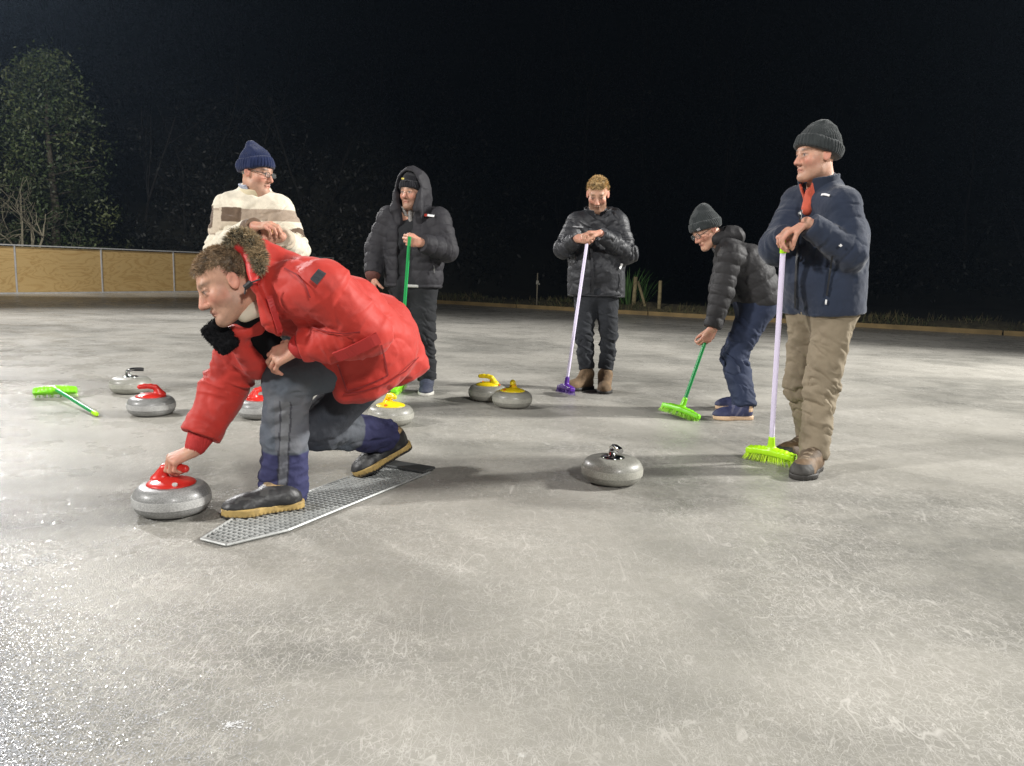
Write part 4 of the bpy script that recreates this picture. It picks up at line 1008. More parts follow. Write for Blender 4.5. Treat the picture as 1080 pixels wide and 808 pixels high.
fur = mesh_np('fur_trim', V, Q, M_fur, ho, org, True, np.array([fcol(p)[0] for p in V], F32))
Pp, Nn = sample(V, Q, 5200); s_ = strands('fur', Pp, Nn, M_fur, fur, org, .019, .0010, .55, colf=fcol); s_['kind'] = 'stuff'
b = MB(); q = at(265, 298, 2.615); b.tube([q, q+np.array([-.022, 0, -.018])], .010, 10); b.tube([q, q+np.array([.03, 0, .012])], .003, 6); b.tube([q+np.array([-.02, 0, -.016]), q+np.array([-.022, -.004, -.04])], .003, 6); b.build('cord_lock', M_blk, ho, org=org)
# knitted cuffs
axw = nrm(wrR-elR)
S = SDF(); S.rc(wrR-axw*.065, wrR-axw*.015, .050, .039, .01); sdf_obj(S, .004, 'cuff', mat('red_knit', (.44, .024, .022), .8, bump=(160, .5, .003, (1, 1, .2))), pk, None, lambda P, N: .002*np.sin(np.arctan2(P[:, 1]-wrR[1], P[:, 0]-wrR[0])*26), None, org)
axl = nrm(wrL-elL)
S = SDF(); S.rc(wrL-axl*.035, wrL-axl*.012, .048, .045, .01); sdf_obj(S, .004, 'cuff', M_redtrim, pk, None, None, None, org)
# ------------------------------------------------------------------ foothold plate under his boots
c4 = [G(211, 571), G(240, 577.5), G(449, 497), G(424, 489)]
pl_b = .25*sum(c4); plate = empty('foothold_plate', pl_b, 'perforated metal foothold plate on the ice under the crouching man', 'foothold')
near_, far_ = c4[2]-c4[1], c4[3]-c4[0]
xp = nrm(.5*(c4[2]+c4[3])-.5*(c4[0]+c4[1])); yp = np.cross(Zv, xp)
M_mesh = mat('plate_steel', (.36, .37, .36), .45, metal=.2, vary=.2, vscale=20)
b = MB(); Lp = .95*np.linalg.norm(.5*(c4[2]+c4[3])-.5*(c4[0]+c4[1])); o0 = .5*(c4[0]+c4[1]); Wp = .265; Rp = np.stack([xp, yp, Zv], 1)
wid = lambda t: Wp*(.45+.55*min(1, t/.22)) if t < .22 else Wp
n = 46
for i in range(n):                                                                 # cross bars
    t = Lp*(i+.5)/n; b.box(o0+xp*t+Zv*.0085, (.0032, wid(t)/2, .0035), Rp)
for j in range(11):                                                                # long bars
    y = (j-5)/5*Wp/2*.94; t0 = 0
    while wid(t0) < abs(2*y)+.004: t0 += .01
    b.box(o0+xp*(t0+Lp)/2+yp*y+Zv*.0065, ((Lp-t0)/2, .0026, .0030), Rp)
b.build('grating', M_mesh, plate, org=pl_b)
b = MB(); pts = [o0-yp*wid(0)/2, o0+xp*.22-yp*Wp/2, o0+xp*Lp-yp*Wp/2, o0+xp*Lp+yp*Wp/2, o0+xp*.22+yp*Wp/2, o0+yp*wid(0)/2]
pts = [p+Zv*.009 for p in pts]; pts.append(pts[0])
for i in range(6): b.tube([pts[i], pts[i+1]], .0055, 6)
b.build('rim', M_mesh, plate, org=pl_b)
b = MB(); b.add([p-Zv*.0065 for p in pts[:6]], [(0, 1, 2, 3, 4, 5)]); b.build('backing', mat('dark_backing', (.16, .165, .155), .6), plate, org=pl_b)
b = MB(); b.box(o0+xp*(Lp+.0)+Zv*.020, (.050, Wp/2, .006), Rp); b.build('heel_stop', mat('heel_stop', (.06, .062, .062), .6), plate, bevel=.003, org=pl_b)
# ------------------------------------------------------------------ shared garment builders
def leg_disp(chains, amp=.011, fz=15, k0=.15):
    def f(P, N):
        s, d, w_ = seg_coord(P, chains)
        r = ridge(np.stack([P[:, 0]*7+w_*5, P[:, 1]*7, P[:, 2]*fz+P[:, 0]*5], 1), 2)-.45
        L_ = .85; kne = .6+.8*np.exp(-((s-.43)/.12)**2)+.9*sst(s, .66, .84)
        cr = crease(np.stack([P[:, 0]*8+w_*5, P[:, 1]*8, P[:, 2]*fz*1.1+P[:, 0]*9], 1), 2); return (amp*(r-.8*cr)*kne*sst(s, 0, k0)+.003*fbm(P*30, 2)).astype(F32)
    return f
def trousers(parent, org, pel, l, hips, kns, ans, m, r=(.095, .075, .072), h=.006, amp=.011, hem=.02, col=None, pr=.135, hem_n=None, fz=15):
    S = SDF(); ch = []
    for q, hp, kn, an in zip((1, -1), hips, kns, ans):
        S.sp(pel+q*l*.055, pr, .05); S.rc(hp, kn, r[0], r[1], .04); S.rc(kn, an, r[1], r[2], .03); ch.append([hp, kn, an])
        S.cutl(an+nrm(an-kn)*hem, nrm(an-kn) if hem_n is None else hem_n, .13)
    return sdf_obj(S, h, 'trousers', m, parent, None, leg_disp(ch, amp, fz), col, org)
def quilt(chains, sp=.075, amp=.012, axis=None, arm_sp=.06, armr=.12):
    """down baffles: rings round the sleeves, level bands round the body"""
    def f(P, N, *_):
        s, d, w_ = seg_coord(P, chains); arm = sst(-d, -armr-.02, -armr)
        z = P@np.asarray(axis if axis is not None else Zv, F32)
        z = z+.006*vnoise(P*6); s = s+.004*vnoise(P*9+3)
        qa = np.abs(np.sin(math.pi*s/arm_sp))**.55; qz = np.abs(np.sin(math.pi*z/sp))**.55
        fold = ridge(np.stack([P[:, 0]*13, P[:, 1]*13, P[:, 2]*9], 1), 2)-.4
        return (amp*((qa*arm+qz*(1-arm))-.6)+.004*fold-.003*crease(P*np.array([9, 9, 14], F32), 2)+.002*fbm(P*40, 2)).astype(F32)
    return f
def folds(chains, amp=.010, body=1.0, armr=.12, f=(6, 6, 8), el=.29, fine=.003):
    def g(P, N):
        s, d, w_ = seg_coord(P, chains); arm = sst(-d, -armr-.02, -armr)
        r1 = ridge(P*np.array(f, F32)+np.stack([P[:, 2]*2, 0*s, 0*s], 1), 2)-.45; r2 = ridge(np.stack([s*18+w_*7, P[:, 0]*5, P[:, 2]*6+P[:, 1]*4], 1), 2)-.45
        e = 1+.8*np.exp(-((s-el)/.12)**2)
        cr = crease(np.stack([P[:, 0]*6+P[:, 2]*3, P[:, 1]*6, P[:, 2]*9-P[:, 0]*3], 1), 2)*(1-arm)*body+1.1*e*arm*crease(np.stack([s*14+w_*7, P[:, 0]*6+P[:, 2]*4, P[:, 1]*5], 1), 2)
        return (amp*(.7*body*r1*(1-arm)+.8*e*r2*arm-.85*cr)+fine*fbm(P*35, 2)).astype(F32)
    return g
def jacket_sdf(pel, chest, neck, l, f, shL, shR, arms, w=(.075, .085), r=(.135, .135), shr=.075, ar=(.085, .078, .060), hem=None, hem_n=None, k=.05, depth=0):
    S = SDF()
    for q in (1, -1): S.rc(pel+q*l*w[0], chest+q*l*w[1], r[0], r[1], .06)
    S.rc(shL, shR, shr, shr, k); S.rc(neck, .6*neck+.4*shL, shr*1.0, shr*.95, .05); S.rc(neck, .6*neck+.4*shR, shr*1.0, shr*.95, .05)
    for sh, el, wr in arms: S.rc(sh, el, ar[0], ar[1], .035); S.rc(el, wr, ar[1], ar[2], .02)
    return S
def sleeve_ends(S, arms, back=.02, R=.085):
    for sh, el, wr in arms: S.cutl(wr-nrm(wr-el)*back, nrm(wr-el), R)
def collar(H, c, n, r, hgt, m, parent, org, th=.007, open_dir=None, gap=.03, h=.005, name='collar', rx=1.0, flare=.0):
    """standing collar: an open ring round the neck, parted towards open_dir"""
    n = nrm(n); S = SDF(); x = nrm(open_dir-n*np.dot(open_dir, n)); y = np.cross(n, x); c = np.asarray(c, float)
    cc, xx, yy, nn = [np.asarray(q, F32) for q in (c, x, y, n)]
    def f(P):
        q = P-cc; a, b, z = q@xx, q@yy, q@nn; d = np.abs(np.sqrt(a*a+(b/rx)**2)-(r+flare*z/hgt))-th
        return np.maximum(np.maximum(d, np.abs(z-hgt/2)-hgt/2), np.where(a > 0, gap+.35*(z-hgt*.1)*1.0-np.abs(b), -1)).astype(F32)
    S.put(f, .0, 'u', (c, c+n*hgt), r*max(1, rx)+flare+.02)
    return sdf_obj(S, h, name, m, parent, None, lambda P, N: .002*fbm(P*30, 2), None, org, sm=2)
def surf_pt(S, u, v, Z0, Z1, lift=.002):
    d = ray(u, v); d = d/d[1]; ys = np.arange(Z0, Z1, .003); P = np.array([0, 0, CAM_H])+ys[:, None]*d; e = S.ev(P.astype(F32)); i = int(np.argmax(e < lift)); return P[i]
def decal(S, uvs, width, m, name, parent, org, Z0, Z1, lift=.012, thick=.003):
    """narrow raised band lying on a garment through the given survey points"""
    pts = [surf_pt(S, u, v, Z0, Z1, lift) for u, v in resample(uvs, 3)]; g = .003; V = []; F = []
    for i, p in enumerate(pts):
        q = S.ev(np.array([p+[g, 0, 0], p-[g, 0, 0], p+[0, g, 0], p-[0, g, 0], p+[0, 0, g], p-[0, 0, g]], F32)); nn = nrm([q[0]-q[1], q[2]-q[3], q[4]-q[5]])
        t = nrm(pts[min(i+1, len(pts)-1)]-pts[max(0, i-1)]); s_ = nrm(np.cross(nn, t))*width/2
        V += [p-s_, p+s_, p+s_+nn*thick, p-s_+nn*thick]
    for i in range(len(pts)-1):
        for j in range(4): F.append((4*i+j, 4*i+(j+1) % 4, 4*i+4+(j+1) % 4, 4*i+4+j))
    F += [(3, 2, 1, 0), tuple(4*(len(pts)-1)+j for j in range(4))]; b = MB(); b.add(V, F); return b.build(name, m, parent, org=org)
def base_of(*pts): 
    c = sum(np.asarray(p, float) for p in pts)/len(pts); c[2] = 0; return c
def body_std(S, H, pel, chest, neck, l, shL, shR, arms, hips, kns, ans, shoes, jaw=1.0):
    H.add(S, neck, jaw=jaw); add_torso(S, pel, chest, neck, l, (.065, .07), (.105, .105), shL, shR, .055)
    for a in arms: add_arm(S, *a)
    for hp, kn, an, (he, to) in zip(hips, kns, ans, shoes):
        add_leg(S, hp, kn, an, (.078, .054, .036)); S.rc(np.array([an[0], an[1], min(an[2], .085)]), .45*he+.55*to+np.array([0, 0, .042]), .032, .026, .02)
def feet(specs, L=.295):
    """(toe point on the ground, heading) -> shoes ((heel, toe), ...) and ankles above the heels"""
    sh = []; an = []
    for to, d in specs:
        to = np.asarray(to, float); d = nrm(np.array([d[0], d[1], 0])); he = to-d*L; sh.append((he, to)); an.append(he+d*.062+Zv*.105)
    return tuple(sh), tuple(an)
def mid3(*p): return sum(np.asarray(q, float) for q in p)/len(p)
M_dsole = mat('pale_sole', (.50, .49, .45), .6); M_bsole = mat('dark_sole', (.030, .027, .024), .6)
M_puff = cloth('down_jacket_shell', .7, b2=(30, .45, .008), vary=.12, spec=.3, col=(.024, .023, .027)); M_puff2 = cloth('black_down_shell', .66, b2=(34, .45, .008), vary=.12, spec=.3, col=(.020, .019, .020))
M_rain = cloth('rain_jacket_shell', .55, b2=(24, .5, .009), vary=.12, spec=.4, col=(.022, .023, .027)); M_fleece = cloth('navy_fleece', .95, b2=(20, .4, .008), bump=(300, .5, .003), vary=.12, sheen=.25, spec=.15, col=(.022, .030, .052))
M_blkcl = cloth('black_trouser_cloth', .85, vary=.15, col=(.016, .017, .019)); M_denim = cloth('black_denim', .85, vary=.2, col=(.020, .022, .026)); M_navyt = cloth('navy_trouser_cloth', .8, vary=.15, col=(.018, .026, .055)); M_khaki = cloth('khaki_cloth', .85, vary=.12, col=(.225, .185, .128), b2=(20, .5, .012))
M_knitdk = mat('charcoal_knit', (.032, .037, .038), .95, bump=(260, .6, .004), vary=.2, vscale=30, sheen=.2, spec=.15); M_knitbk = mat('black_knit', (.014, .014, .017), .95, bump=(260, .6, .004), vary=.2, vscale=30, sheen=.2, spec=.15); M_knitnv = mat('navy_knit', (.011, .019, .062), .95, bump=(260, .6, .004), vary=.15, vscale=30, sheen=.2, spec=.15)
M_suede = mat('brown_suede', (.165, .105, .055), .85, vary=.3, vscale=25, bump=(90, .4, .003)); M_hike = mat('hiking_boot_leather', attr=True, rough=.7, vary=.3, vscale=30, bump=(110, .4, .003)); M_runner = mat('navy_running_mesh', (.030, .036, .060), .7, vary=.25, vscale=60, bump=(200, .5, .002))
M_gfr = mat('glasses_frame', (.03, .028, .026), .3, vary=0); 
M_lens = bpy.data.materials.new('glasses_lens'); M_lens.use_nodes = True; _p = M_lens.node_tree.nodes['Principled BSDF']; _p.inputs['Roughness'].default_value = .03; _p.inputs['Base Color'].default_value = (.8, .85, .85, 1); _p.inputs['Alpha'].default_value = .10
# ================================================================== man in navy fleece, right
f = nrm(np.array([-.92, -.39, 0])); l = np.cross(Zv, f)
hd = at(861, 164.5, 4.0); H = Head(hd, (-.975, -.20, -.07), k=1.0)
pel = at(867, 322, 4.02); chest = at(869, 250, 4.03); neck = at(868, 200, 4.03)
shL, shR = at(888, 217, 3.88), at(842, 215, 4.16)
elL, elR = at(897, 268, 3.80), at(818, 262, 4.06)
top = at(826.5, 254, 3.82); foot = G(812, 489)+np.array([0, 0, .085])
# both hands folded over the end of the pole
wrL = top+np.array([.085, -.055, .085]); wrR = top+np.array([.055, .10, .045])
hips = (at(880, 330, 3.93), at(853, 331, 4.10)); kns = (at(866, 412, 3.90), at(845, 408, 4.12))
shoes, ans = feet(((G(840, 506.5), (-.62, -.78)), (G(818, 485), (-.92, -.4))), .30)
org = base_of(shoes[0][0], shoes[1][0]); arms = ((shL, elL, wrL), (shR, elR, wrR))
S = SDF(); body_std(S, H, pel, chest, neck, l, shL, shR, arms, hips, kns, ans, shoes, 1.06)
add_hand(S, wrL, nrm(np.array([-.82, .20, -.50])), nrm(np.array([-.50, .1, -.80])), nrm(np.array([-.2, -.9, .1])), (.45, .85, .6), 1.05, .05, .35, .8)
add_hand(S, wrR, nrm(np.array([-.55, -.80, -.25])), nrm(np.array([.1, -.25, -.95])), nrm(np.array([.6, -.6, 0])), (.8, 1.0, .6), 1.0, .05, .4, .6)
o6 = sdf_obj(S, .0042, 'person', SKIN, None, org, None, skin_col(H, brow=(.14, .09, .06), beard=(.20, .125, .09), beard_amt=.35, squint=.5))
tag(o6, 'standing man in a navy fleece jacket and khaki trousers, leaning on a lilac broom', 'person', 'people on the rink')
beanie(H, o6, org, M_knitdk, brim_lo=.018, brim_hi=.078, tilt=.34, point=(0, -.03, .115), thick=.016, pr=.055)
hr = SDF(); head_prim(hr, H, .007); hr.cut(H.p(0, -.018, .0), nrm(H.f+.2*H.u), .01); hr.cut(H.p(0, 0, -.055), -H.u, .01); sdf_obj(hr, .005, 'hair', mat('brown_hair', (.08, .05, .03), .7, bump=(200, .5, .003)), o6, None, None, None, org)
trousers(o6, org, pel, l, hips, kns, ans, M_khaki, (.106, .083, .073), .005, .013, .035, pr=.145)
S = jacket_sdf(pel+np.array([.0, 0, -.02]), chest, neck, l, f, shL, shR, arms, (.085, .095), (.150, .148), .082, (.088, .084, .058)); S.sp(mid3(pel, chest)+f*.05-Zv*.03, .155, .08)
S.cut(at(866, 330.5, 4.0), nrm(np.array([.10, .05, -1])), .01); sleeve_ends(S, arms, .015)
S.rc(neck+Zv*.02+f*.03, H.p(0, .05, -.10), .052, .045, .02, 's')
S.rc(neck-Zv*.06+f*.10, neck+Zv*.06+f*.12, .020, .035, .02, 's')
ch = [list(a) for a in arms]
jk = sdf_obj(S, .005, 'fleece_jacket', M_fleece, o6, None, folds(ch, .0038, .8), None, org)
collar(H, neck+f*.018-Zv*.022, nrm(Zv+.22*f), .080, .085, M_fleece, jk, org, .009, f, .022, flare=.014)
M_coral = mat('coral_knit', (.48, .085, .045), .85, bump=(200, .4, .002))
collar(H, neck+f*.026-Zv*.045, nrm(Zv+.25*f), .068, .090, M_coral, o6, org, .007, f, .012, name='undershirt', flare=.012)
b = SDF(); b.rc(neck+f*.085-Zv*.10, neck+f*.075-Zv*.02, .035, .030, .02); sdf_obj(b, .006, 'shirt_front', M_coral, o6, None, None, None, org)
M_zip = mat('zip', (.010, .011, .014), .5, vary=0); M_zipm = mat('zip_metal', (.5, .5, .5), .3, metal=1, vary=0)
decal(S, [(845, 222), (842, 250), (840, 280), (839, 305), (839, 325)], .012, M_zip, 'zip', jk, org, 3.4, 4.3, .010)
decal(S, [(878, 270), (875, 290), (872, 312)], .009, M_zip, 'pocket_zip', jk, org, 3.4, 4.3, .010); decal(S, [(871.5, 316), (871, 321)], .008, M_white, 'zip_pull', jk, org, 3.4, 4.3, .012)
decal(S, [(866.5, 205.5), (870, 205), (875, 206.5)], .010, M_white, 'chest_logo', jk, org, 3.4, 4.3, .012)
decal(S, [(885.5, 260), (887.5, 258)], .012, M_white, 'elbow_tag', jk, org, 3.4, 4.3, .012)
decal(S, [(843, 223.5), (843.2, 227)], .010, M_zipm, 'zip_slider', jk, org, 3.4, 4.3, .014)
def hk(q, L, P):
    c = np.tile(np.array([.135, .085, .045], F32), (len(q), 1)); c = blend(c, (q[:, 0] > .78*L)*(q[:, 2] < .075), (.035, .032, .028)); c = blend(c, .6*(q[:, 2] > .095), (.06, .045, .03))
    lace = (np.sin(q[:, 0]*210) > .55)*(np.abs(q[:, 1]) < .022)*(q[:, 0] > .42*L)*(q[:, 0] < .75*L)*(q[:, 2] > .06); return blend(c, lace*.8, (.28, .22, .15))
for (he, to), an in zip(shoes, ans): make_shoe(o6, org, he, to, an, M_hike, M_bsole, .005, 1.12, .055, .030, hk, None, tall=1.12)
broom(top, foot, nrm(G(836, 496)-G(788, 487)), .265, 'broom with a lilac pole and yellow-green head held by the man in khaki trousers', M_lilac, M_ylime, M_bryl, None, M_ylime, .046, 620, .0135, splay=.75)
# ================================================================== man in black rain jacket, centre
f = nrm(np.array([-.10, -.99, 0])); l = np.cross(Zv, f)
H = Head(at(630.5, 205, 6.46), (-.13, -.86, -.46), k=1.08)
pel = at(629, 306, 6.5); chest = at(629, 258, 6.5); neck = at(630, 226, 6.53)
shL, shR = at(651, 235, 6.5), at(609, 235, 6.48); elL, elR = at(662, 268, 6.40), at(594, 263, 6.38)
top = at(619.5, 253, 6.17); foot = G(597, 416.5)+np.array([0, 0, .083])
wrL = top+np.array([.10, .035, .055]); wrR = top+np.array([-.075, .045, .010])
hips = (at(640, 313, 6.48), at(618, 313, 6.48)); kns = (at(642, 352, 6.44), at(616, 354, 6.42))
shoes, ans = feet(((G(636.5, 416), (-.15, -.98)), (G(597, 412.5), (-.80, -.6))), .29)
org = base_of(shoes[0][0], shoes[1][0]); arms = ((shL, elL, wrL), (shR, elR, wrR))
S = SDF(); body_std(S, H, pel, chest, neck, l, shL, shR, arms, hips, kns, ans, shoes, .92)
add_hand(S, wrL, nrm(np.array([-.92, -.25, .02])), nrm(np.array([-.1, .1, -.95])), nrm(np.array([0, -.95, .2])), (.5, .9, .6), 1.05, .05, .4, .5)
add_hand(S, wrR, nrm(np.array([.75, -.62, .0])), nrm(np.array([.5, .75, -.2])), nrm(np.array([.1, .1, 1])), (.9, 1.2, .7), 1.05, .02, .4, .8)
o4 = sdf_obj(S, .0046, 'person', SKIN, None, org, None, skin_col(H, brow=(.26, .16, .08), beard=(.085, .045, .022), beard_amt=.80, squint=.9, lips=.15))
tag(o4, 'blond bearded man in a black rain jacket looking down at his purple broom', 'person', 'people on the rink')
def bcol(p):
    k = .7+.5*float(vnoise(np.array([p*60]))[0]); a = np.array([.62, .43, .20])*max(.4, k); return a*.7, a*1.15
S = SDF(); head_prim(S, H, .004); S.rc(H.p(-.03, .045, .104), H.p(.03, .045, .106), .022, k=.03)
S.cut(H.p(0, .088, .072), -nrm(H.u*.9-H.f*.45), .012); S.cut(H.p(0, -.02, -.03), -H.u, .01)
for q in (1, -1): S.box(H.p(q*.10, .062, .01), (.05, .05, .062), H.R, .02, .02, 's'); S.ell(H.p(q*.08, -.006, -.012), (.03, .024, .034), H.R, .01, 's')
hair_obj(H, o4, org, M_strand, S, .005, 3600, .016, .0014, bcol, comb=.7*H.u+.1*H.f, jit=.45)
trousers(o4, org, pel, l, hips, kns, ans, M_denim, (.100, .076, .060), .006, .012, -.065)
S = jacket_sdf(pel-Zv*.06, chest, neck, l, f, shL, shR, arms, (.095, .100), (.145, .145), .080, (.088, .082, .058)); S.sp(mid3(pel, chest)+f*.04, .16, .08)
S.cut(at(629, 313, 6.5), -Zv, .008); sleeve_ends(S, arms, .01); S.rc(neck+f*.02+Zv*.03, H.p(0, .05, -.10), .055, .05, .02, 's')
jk = sdf_obj(S, .0055, 'rain_jacket', M_rain, o4, None, folds([list(a) for a in arms], .009, 1.0), None, org)
collar(H, neck+f*.030-Zv*.025, nrm(Zv+.28*f), .085, .075, M_rain, jk, org, .009, nrm(f+.25*l), .030, flare=.022)
collar(H, neck+f*.035-Zv*.03, nrm(Zv+.3*f), .066, .065, M_fuzz, o4, org, .007, f, .010, name='undershirt')
S2 = SDF(); hb = neck-f*.075+l*.05+Zv*.005; S2.ell(hb, (.165, .085, .075), frame(x=l, z=nrm(Zv+.25*f)), .02); S2.ell(hb+f*.04+Zv*.045, (.135, .070, .060), frame(x=l, z=nrm(Zv+.25*f)), .02, 's')
sdf_obj(S2, .006, 'hood', M_rain, jk, None, lambda P, N: (.010*(ridge(P*15, 2)-.4)).astype(F32), None, org)
M_lg = mat('grey_print', (.22, .22, .23), .6, vary=0); M_edgeg = mat('grey_piping', (.16, .16, .17), .6, vary=0)
decal(S, [(604, 239), (609, 239.3), (615, 239.6)], .009, M_lg, 'chest_logo', jk, org, 5.9, 6.8, .012); decal(S, [(653.5, 283.5), (655, 280.5), (656, 278)], .020, M_white, 'side_mark', jk, org, 5.9, 6.8, .014)
decal(S, [(622.5, 241), (623, 250), (624.5, 275), (625, 300), (625, 311)], .020, M_zip, 'zip_flap', jk, org, 5.9, 6.8, .012, .006)
decal(S, [(599, 309), (612, 311), (629, 312), (646, 311.5), (657, 310)], .010, M_zip, 'hem_band', jk, org, 5.9, 6.8, .010, .004)
decal(S, [(655, 288), (655, 297), (654.5, 306)], .009, M_zip, 'pocket_zip', jk, org, 5.9, 6.8, .012)
for (he, to), an in zip(shoes, ans): make_shoe(o4, org, he, to, an, M_suede, M_bsole, .0055, 1.08, .075, .028, None, None, shaft_r=.058, tall=1.1)
broom(top, foot, nrm(G(607, 417)-G(581, 408)), .235, 'broom with a lilac pole and purple head held by the bearded man in black', M_lilac, M_purp, M_brp, None, None, .036, 420, .0125, text=True)
# ================================================================== man with the hood up
f = nrm(np.array([-.22, -.97, 0])); l = np.cross(Zv, f); ZH = 6.05
H = Head(at(434.5, 203.5, ZH-.02), (-.42, -.90, -.05), k=1.0)
pel = at(436, 300, ZH); chest = at(437, 250, ZH); neck = at(437.5, 222, ZH+.03)
shL, shR = at(463, 231, ZH-.05), at(411, 229, ZH+.05); elL, elR = at(471, 264, ZH-.14), at(397, 262, ZH+.04)
top = at(432, 249.5, ZH-.345); foot = G(420.5, 414.5)+np.array([0, 0, .080]); grip = top+(foot-top)*.10
wrL = at(444, 256, ZH-.31); wrR = at(393, 291, ZH-.06)
hips = (at(447, 306, ZH-.02), at(425, 306, ZH+.02)); kns = (at(447, 358, ZH-.05), at(420, 360, ZH+.0))
shoes, ans = feet(((G(448, 418), (.05, -1)), (G(401, 414.5), (-.45, -.89))))
org = base_of(shoes[0][0], shoes[1][0]); arms = ((shL, elL, wrL), (shR, elR, wrR))
S = SDF(); body_std(S, H, pel, chest, neck, l, shL, shR, arms, hips, kns, ans, shoes)
add_hand(S, wrL, nrm(np.array([-.97, -.18, .12])), nrm(np.array([-.1, .95, .1])), Zv, (1.0, 1.25, .7), 1.08, .02, .45, .8)
add_hand(S, wrR, nrm(np.array([.16, -.15, -.95])), nrm(np.array([.9, .3, .1])), nrm(np.array([.1, -.9, .2])), (.2, .3, .25), 1.05, .25, .4, .3)
o3 = sdf_obj(S, .0046, 'person', SKIN, None, org, None, skin_col(H, brow=(.16, .10, .06), beard=(.10, .055, .032), beard_amt=.5, squint=.5))
tag(o3, 'man in a dark padded jacket with its hood up, holding a green broom', 'person', 'people on the rink')
beanie(H, o3, org, M_knitbk, brim_lo=.012, brim_hi=.066, tilt=.30, point=(0, -.02, .11), thick=.010, pr=.055)
trousers(o3, org, pel, l, hips, kns, ans, M_blkcl, (.105, .088, .080), .006, .013, .015)
S = jacket_sdf(pel-Zv*.05, chest, neck, l, f, shL, shR, arms, (.095, .100), (.135, .140), .080, (.092, .088, .066)); S.cut(at(436, 303, ZH), -Zv, .015); sleeve_ends(S, arms, .01)
S.rc(neck+f*.03+Zv*.04, H.p(0, .05, -.10), .06, .055, .02, 's')
op = pel+f*.17-l*.055; S.box(mid3(op, neck+f*.10)-Zv*.03, (.050, .085, .36), frame(x=nrm(l), z=nrm(neck-pel)), .02, .02, 's')   # hangs open in front
q3 = quilt([list(a) for a in arms], .105, .0085, None, .082)
jk = sdf_obj(S, .0055, 'padded_jacket', M_puff, o3, None, q3, None, org)
S2 = SDF()
for q in (1, -1): S2.rc(pel+q*l*.06, chest+q*l*.07, .120, .125, .06)
S2.rc(neck, chest, .06, .10, .04); S2.cut(at(436, 301, ZH), -Zv, .01); sdf_obj(S2, .006, 'dark_top', M_blkcl, o3, None, folds([list(a) for a in arms], .008), None, org)
M_check = mat('grey_check_shirt', (.22, .21, .20), .85, vary=.5, vscale=90)
collar(H, neck+f*.030-Zv*.035, nrm(Zv+.25*f), .070, .070, M_check, o3, org, .007, f, .022, name='shirt_collar', flare=.016)
b = SDF(); b.rc(neck+f*.095-Zv*.13, neck+f*.075-Zv*.02, .012, .028, .02); sdf_obj(b, .006, 'shirt_front', M_check, o3, None, None, None, org)
b = SDF(); b.rc(at(428, 301.5, ZH-.15), at(440, 302, ZH-.15), .012, .012, .01); sdf_obj(b, .005, 'shirt_tail', mat('pale_shirt', (.45, .45, .43), .8), o3, None, None, None, org)
# hood: a shell open towards the face
S2 = SDF(); hc = H.p(-.005, -.025, .015); S2.ell(hc, (.135, .145, .185), H.R, .02); S2.rc(H.p(0, -.07, -.08), neck-f*.03, .11, .10, .05); S2.ell(hc+H.f*.035*1-H.u*.01, (.112, .135, .160), H.R, .02, 's'); S2.rc(H.p(0, .05, -.06), H.p(0, .05, -.20), .095, .075, .03, 's'); S2.cut(H.p(0, .082, .02), nrm(H.f*1.0+H.u*.22), .012)
S2.rc(H.p(0, .16, -.02), H.p(0, .16, -.30), .085, .07, .03, 's')
for q in (1, -1): S2.path([H.p(q*.112, .055, -.02), H.p(q*.105, .080, -.12), neck+f*.105+q*l*.085-Zv*.10], [.022, .030, .034], .04)
hd_ = sdf_obj(S2, .0055, 'hood', M_puff, jk, None, lambda P, N: (.008*(ridge(P*13, 2)-.4)).astype(F32), lambda P, N: np.zeros((len(P), 3)), org)
M_redp = mat('red_print', (.62, .05, .03), .5, vary=0)
decal(S, [(447.5, 227), (450, 227)], .019, M_redp, 'chest_logo', jk, org, 5.4, 6.4, .016); decal(S, [(451, 227), (458, 228)], .016, M_white, 'chest_logo', jk, org, 5.4, 6.4, .016)
decal(S, [(457.5, 280), (457.8, 284), (458, 288)], .008, M_zipm, 'pocket_zip', jk, org, 5.4, 6.4, .016)
b = MB(); q = H.p(.0, .125, .098); b.box(q, (.009, .004, .006), H.R); b.build('hat_badge', mat('yellow_badge', (.55, .45, .08), .6, vary=0), o3, org=org)
b = SDF(); d_ = nrm(wrR-elR); b.rc(wrR-d_*.035, wrR-d_*.015, .062, .060, .01); sdf_obj(b, .006, 'cuff', mat('red_brown_cuff', (.10, .03, .022), .7), jk, None, None, None, org)
for (he, to), an in zip(shoes, ans): make_shoe(o3, org, he, to, an, M_runner, M_dsole, .0055, 1.0, .035, .028, None, None)
broom(top, foot, nrm(G(428, 408)-G(409, 417)), .24, 'green-poled broom with a lime head held by the man with his hood up', M_grn, M_lime, M_brl, None, None, .040, 420, .0125)
# ================================================================== sweeping youth
f = nrm(np.array([-1, -.12, 0])); l = np.cross(Zv, f); ZB = 5.46
H = Head(at(745, 243, ZB-.02), (-.80, -.30, -.52), up=(-.35, 0, 1), k=.97)
pel = at(797, 318, ZB); chest = at(781, 277, ZB); neck = at(763, 254, ZB)
shL, shR = at(771, 268, ZB-.17), at(768, 264, ZB+.16); elL, elR = at(762, 308, ZB-.20), at(760, 302, ZB-.01)
grip = at(745, 358, ZB-.22); top = at(747.5, 350, ZB-.22); foot = G(719, 441)+np.array([0, 0, .080]); pdir = nrm(foot-top); grip = top+pdir*.06
wrL = at(751, 347, ZB-.235); wrR = at(753, 345, ZB-.09)
hips = (at(799, 328, ZB-.09), at(795, 328, ZB+.09)); kns = (at(774, 374, ZB-.09), at(774, 376, ZB+.07))
shoes, ans = feet(((G(752.5, 442), (-1, -.1)), (G(755, 431), (-1, -.15))), .275)
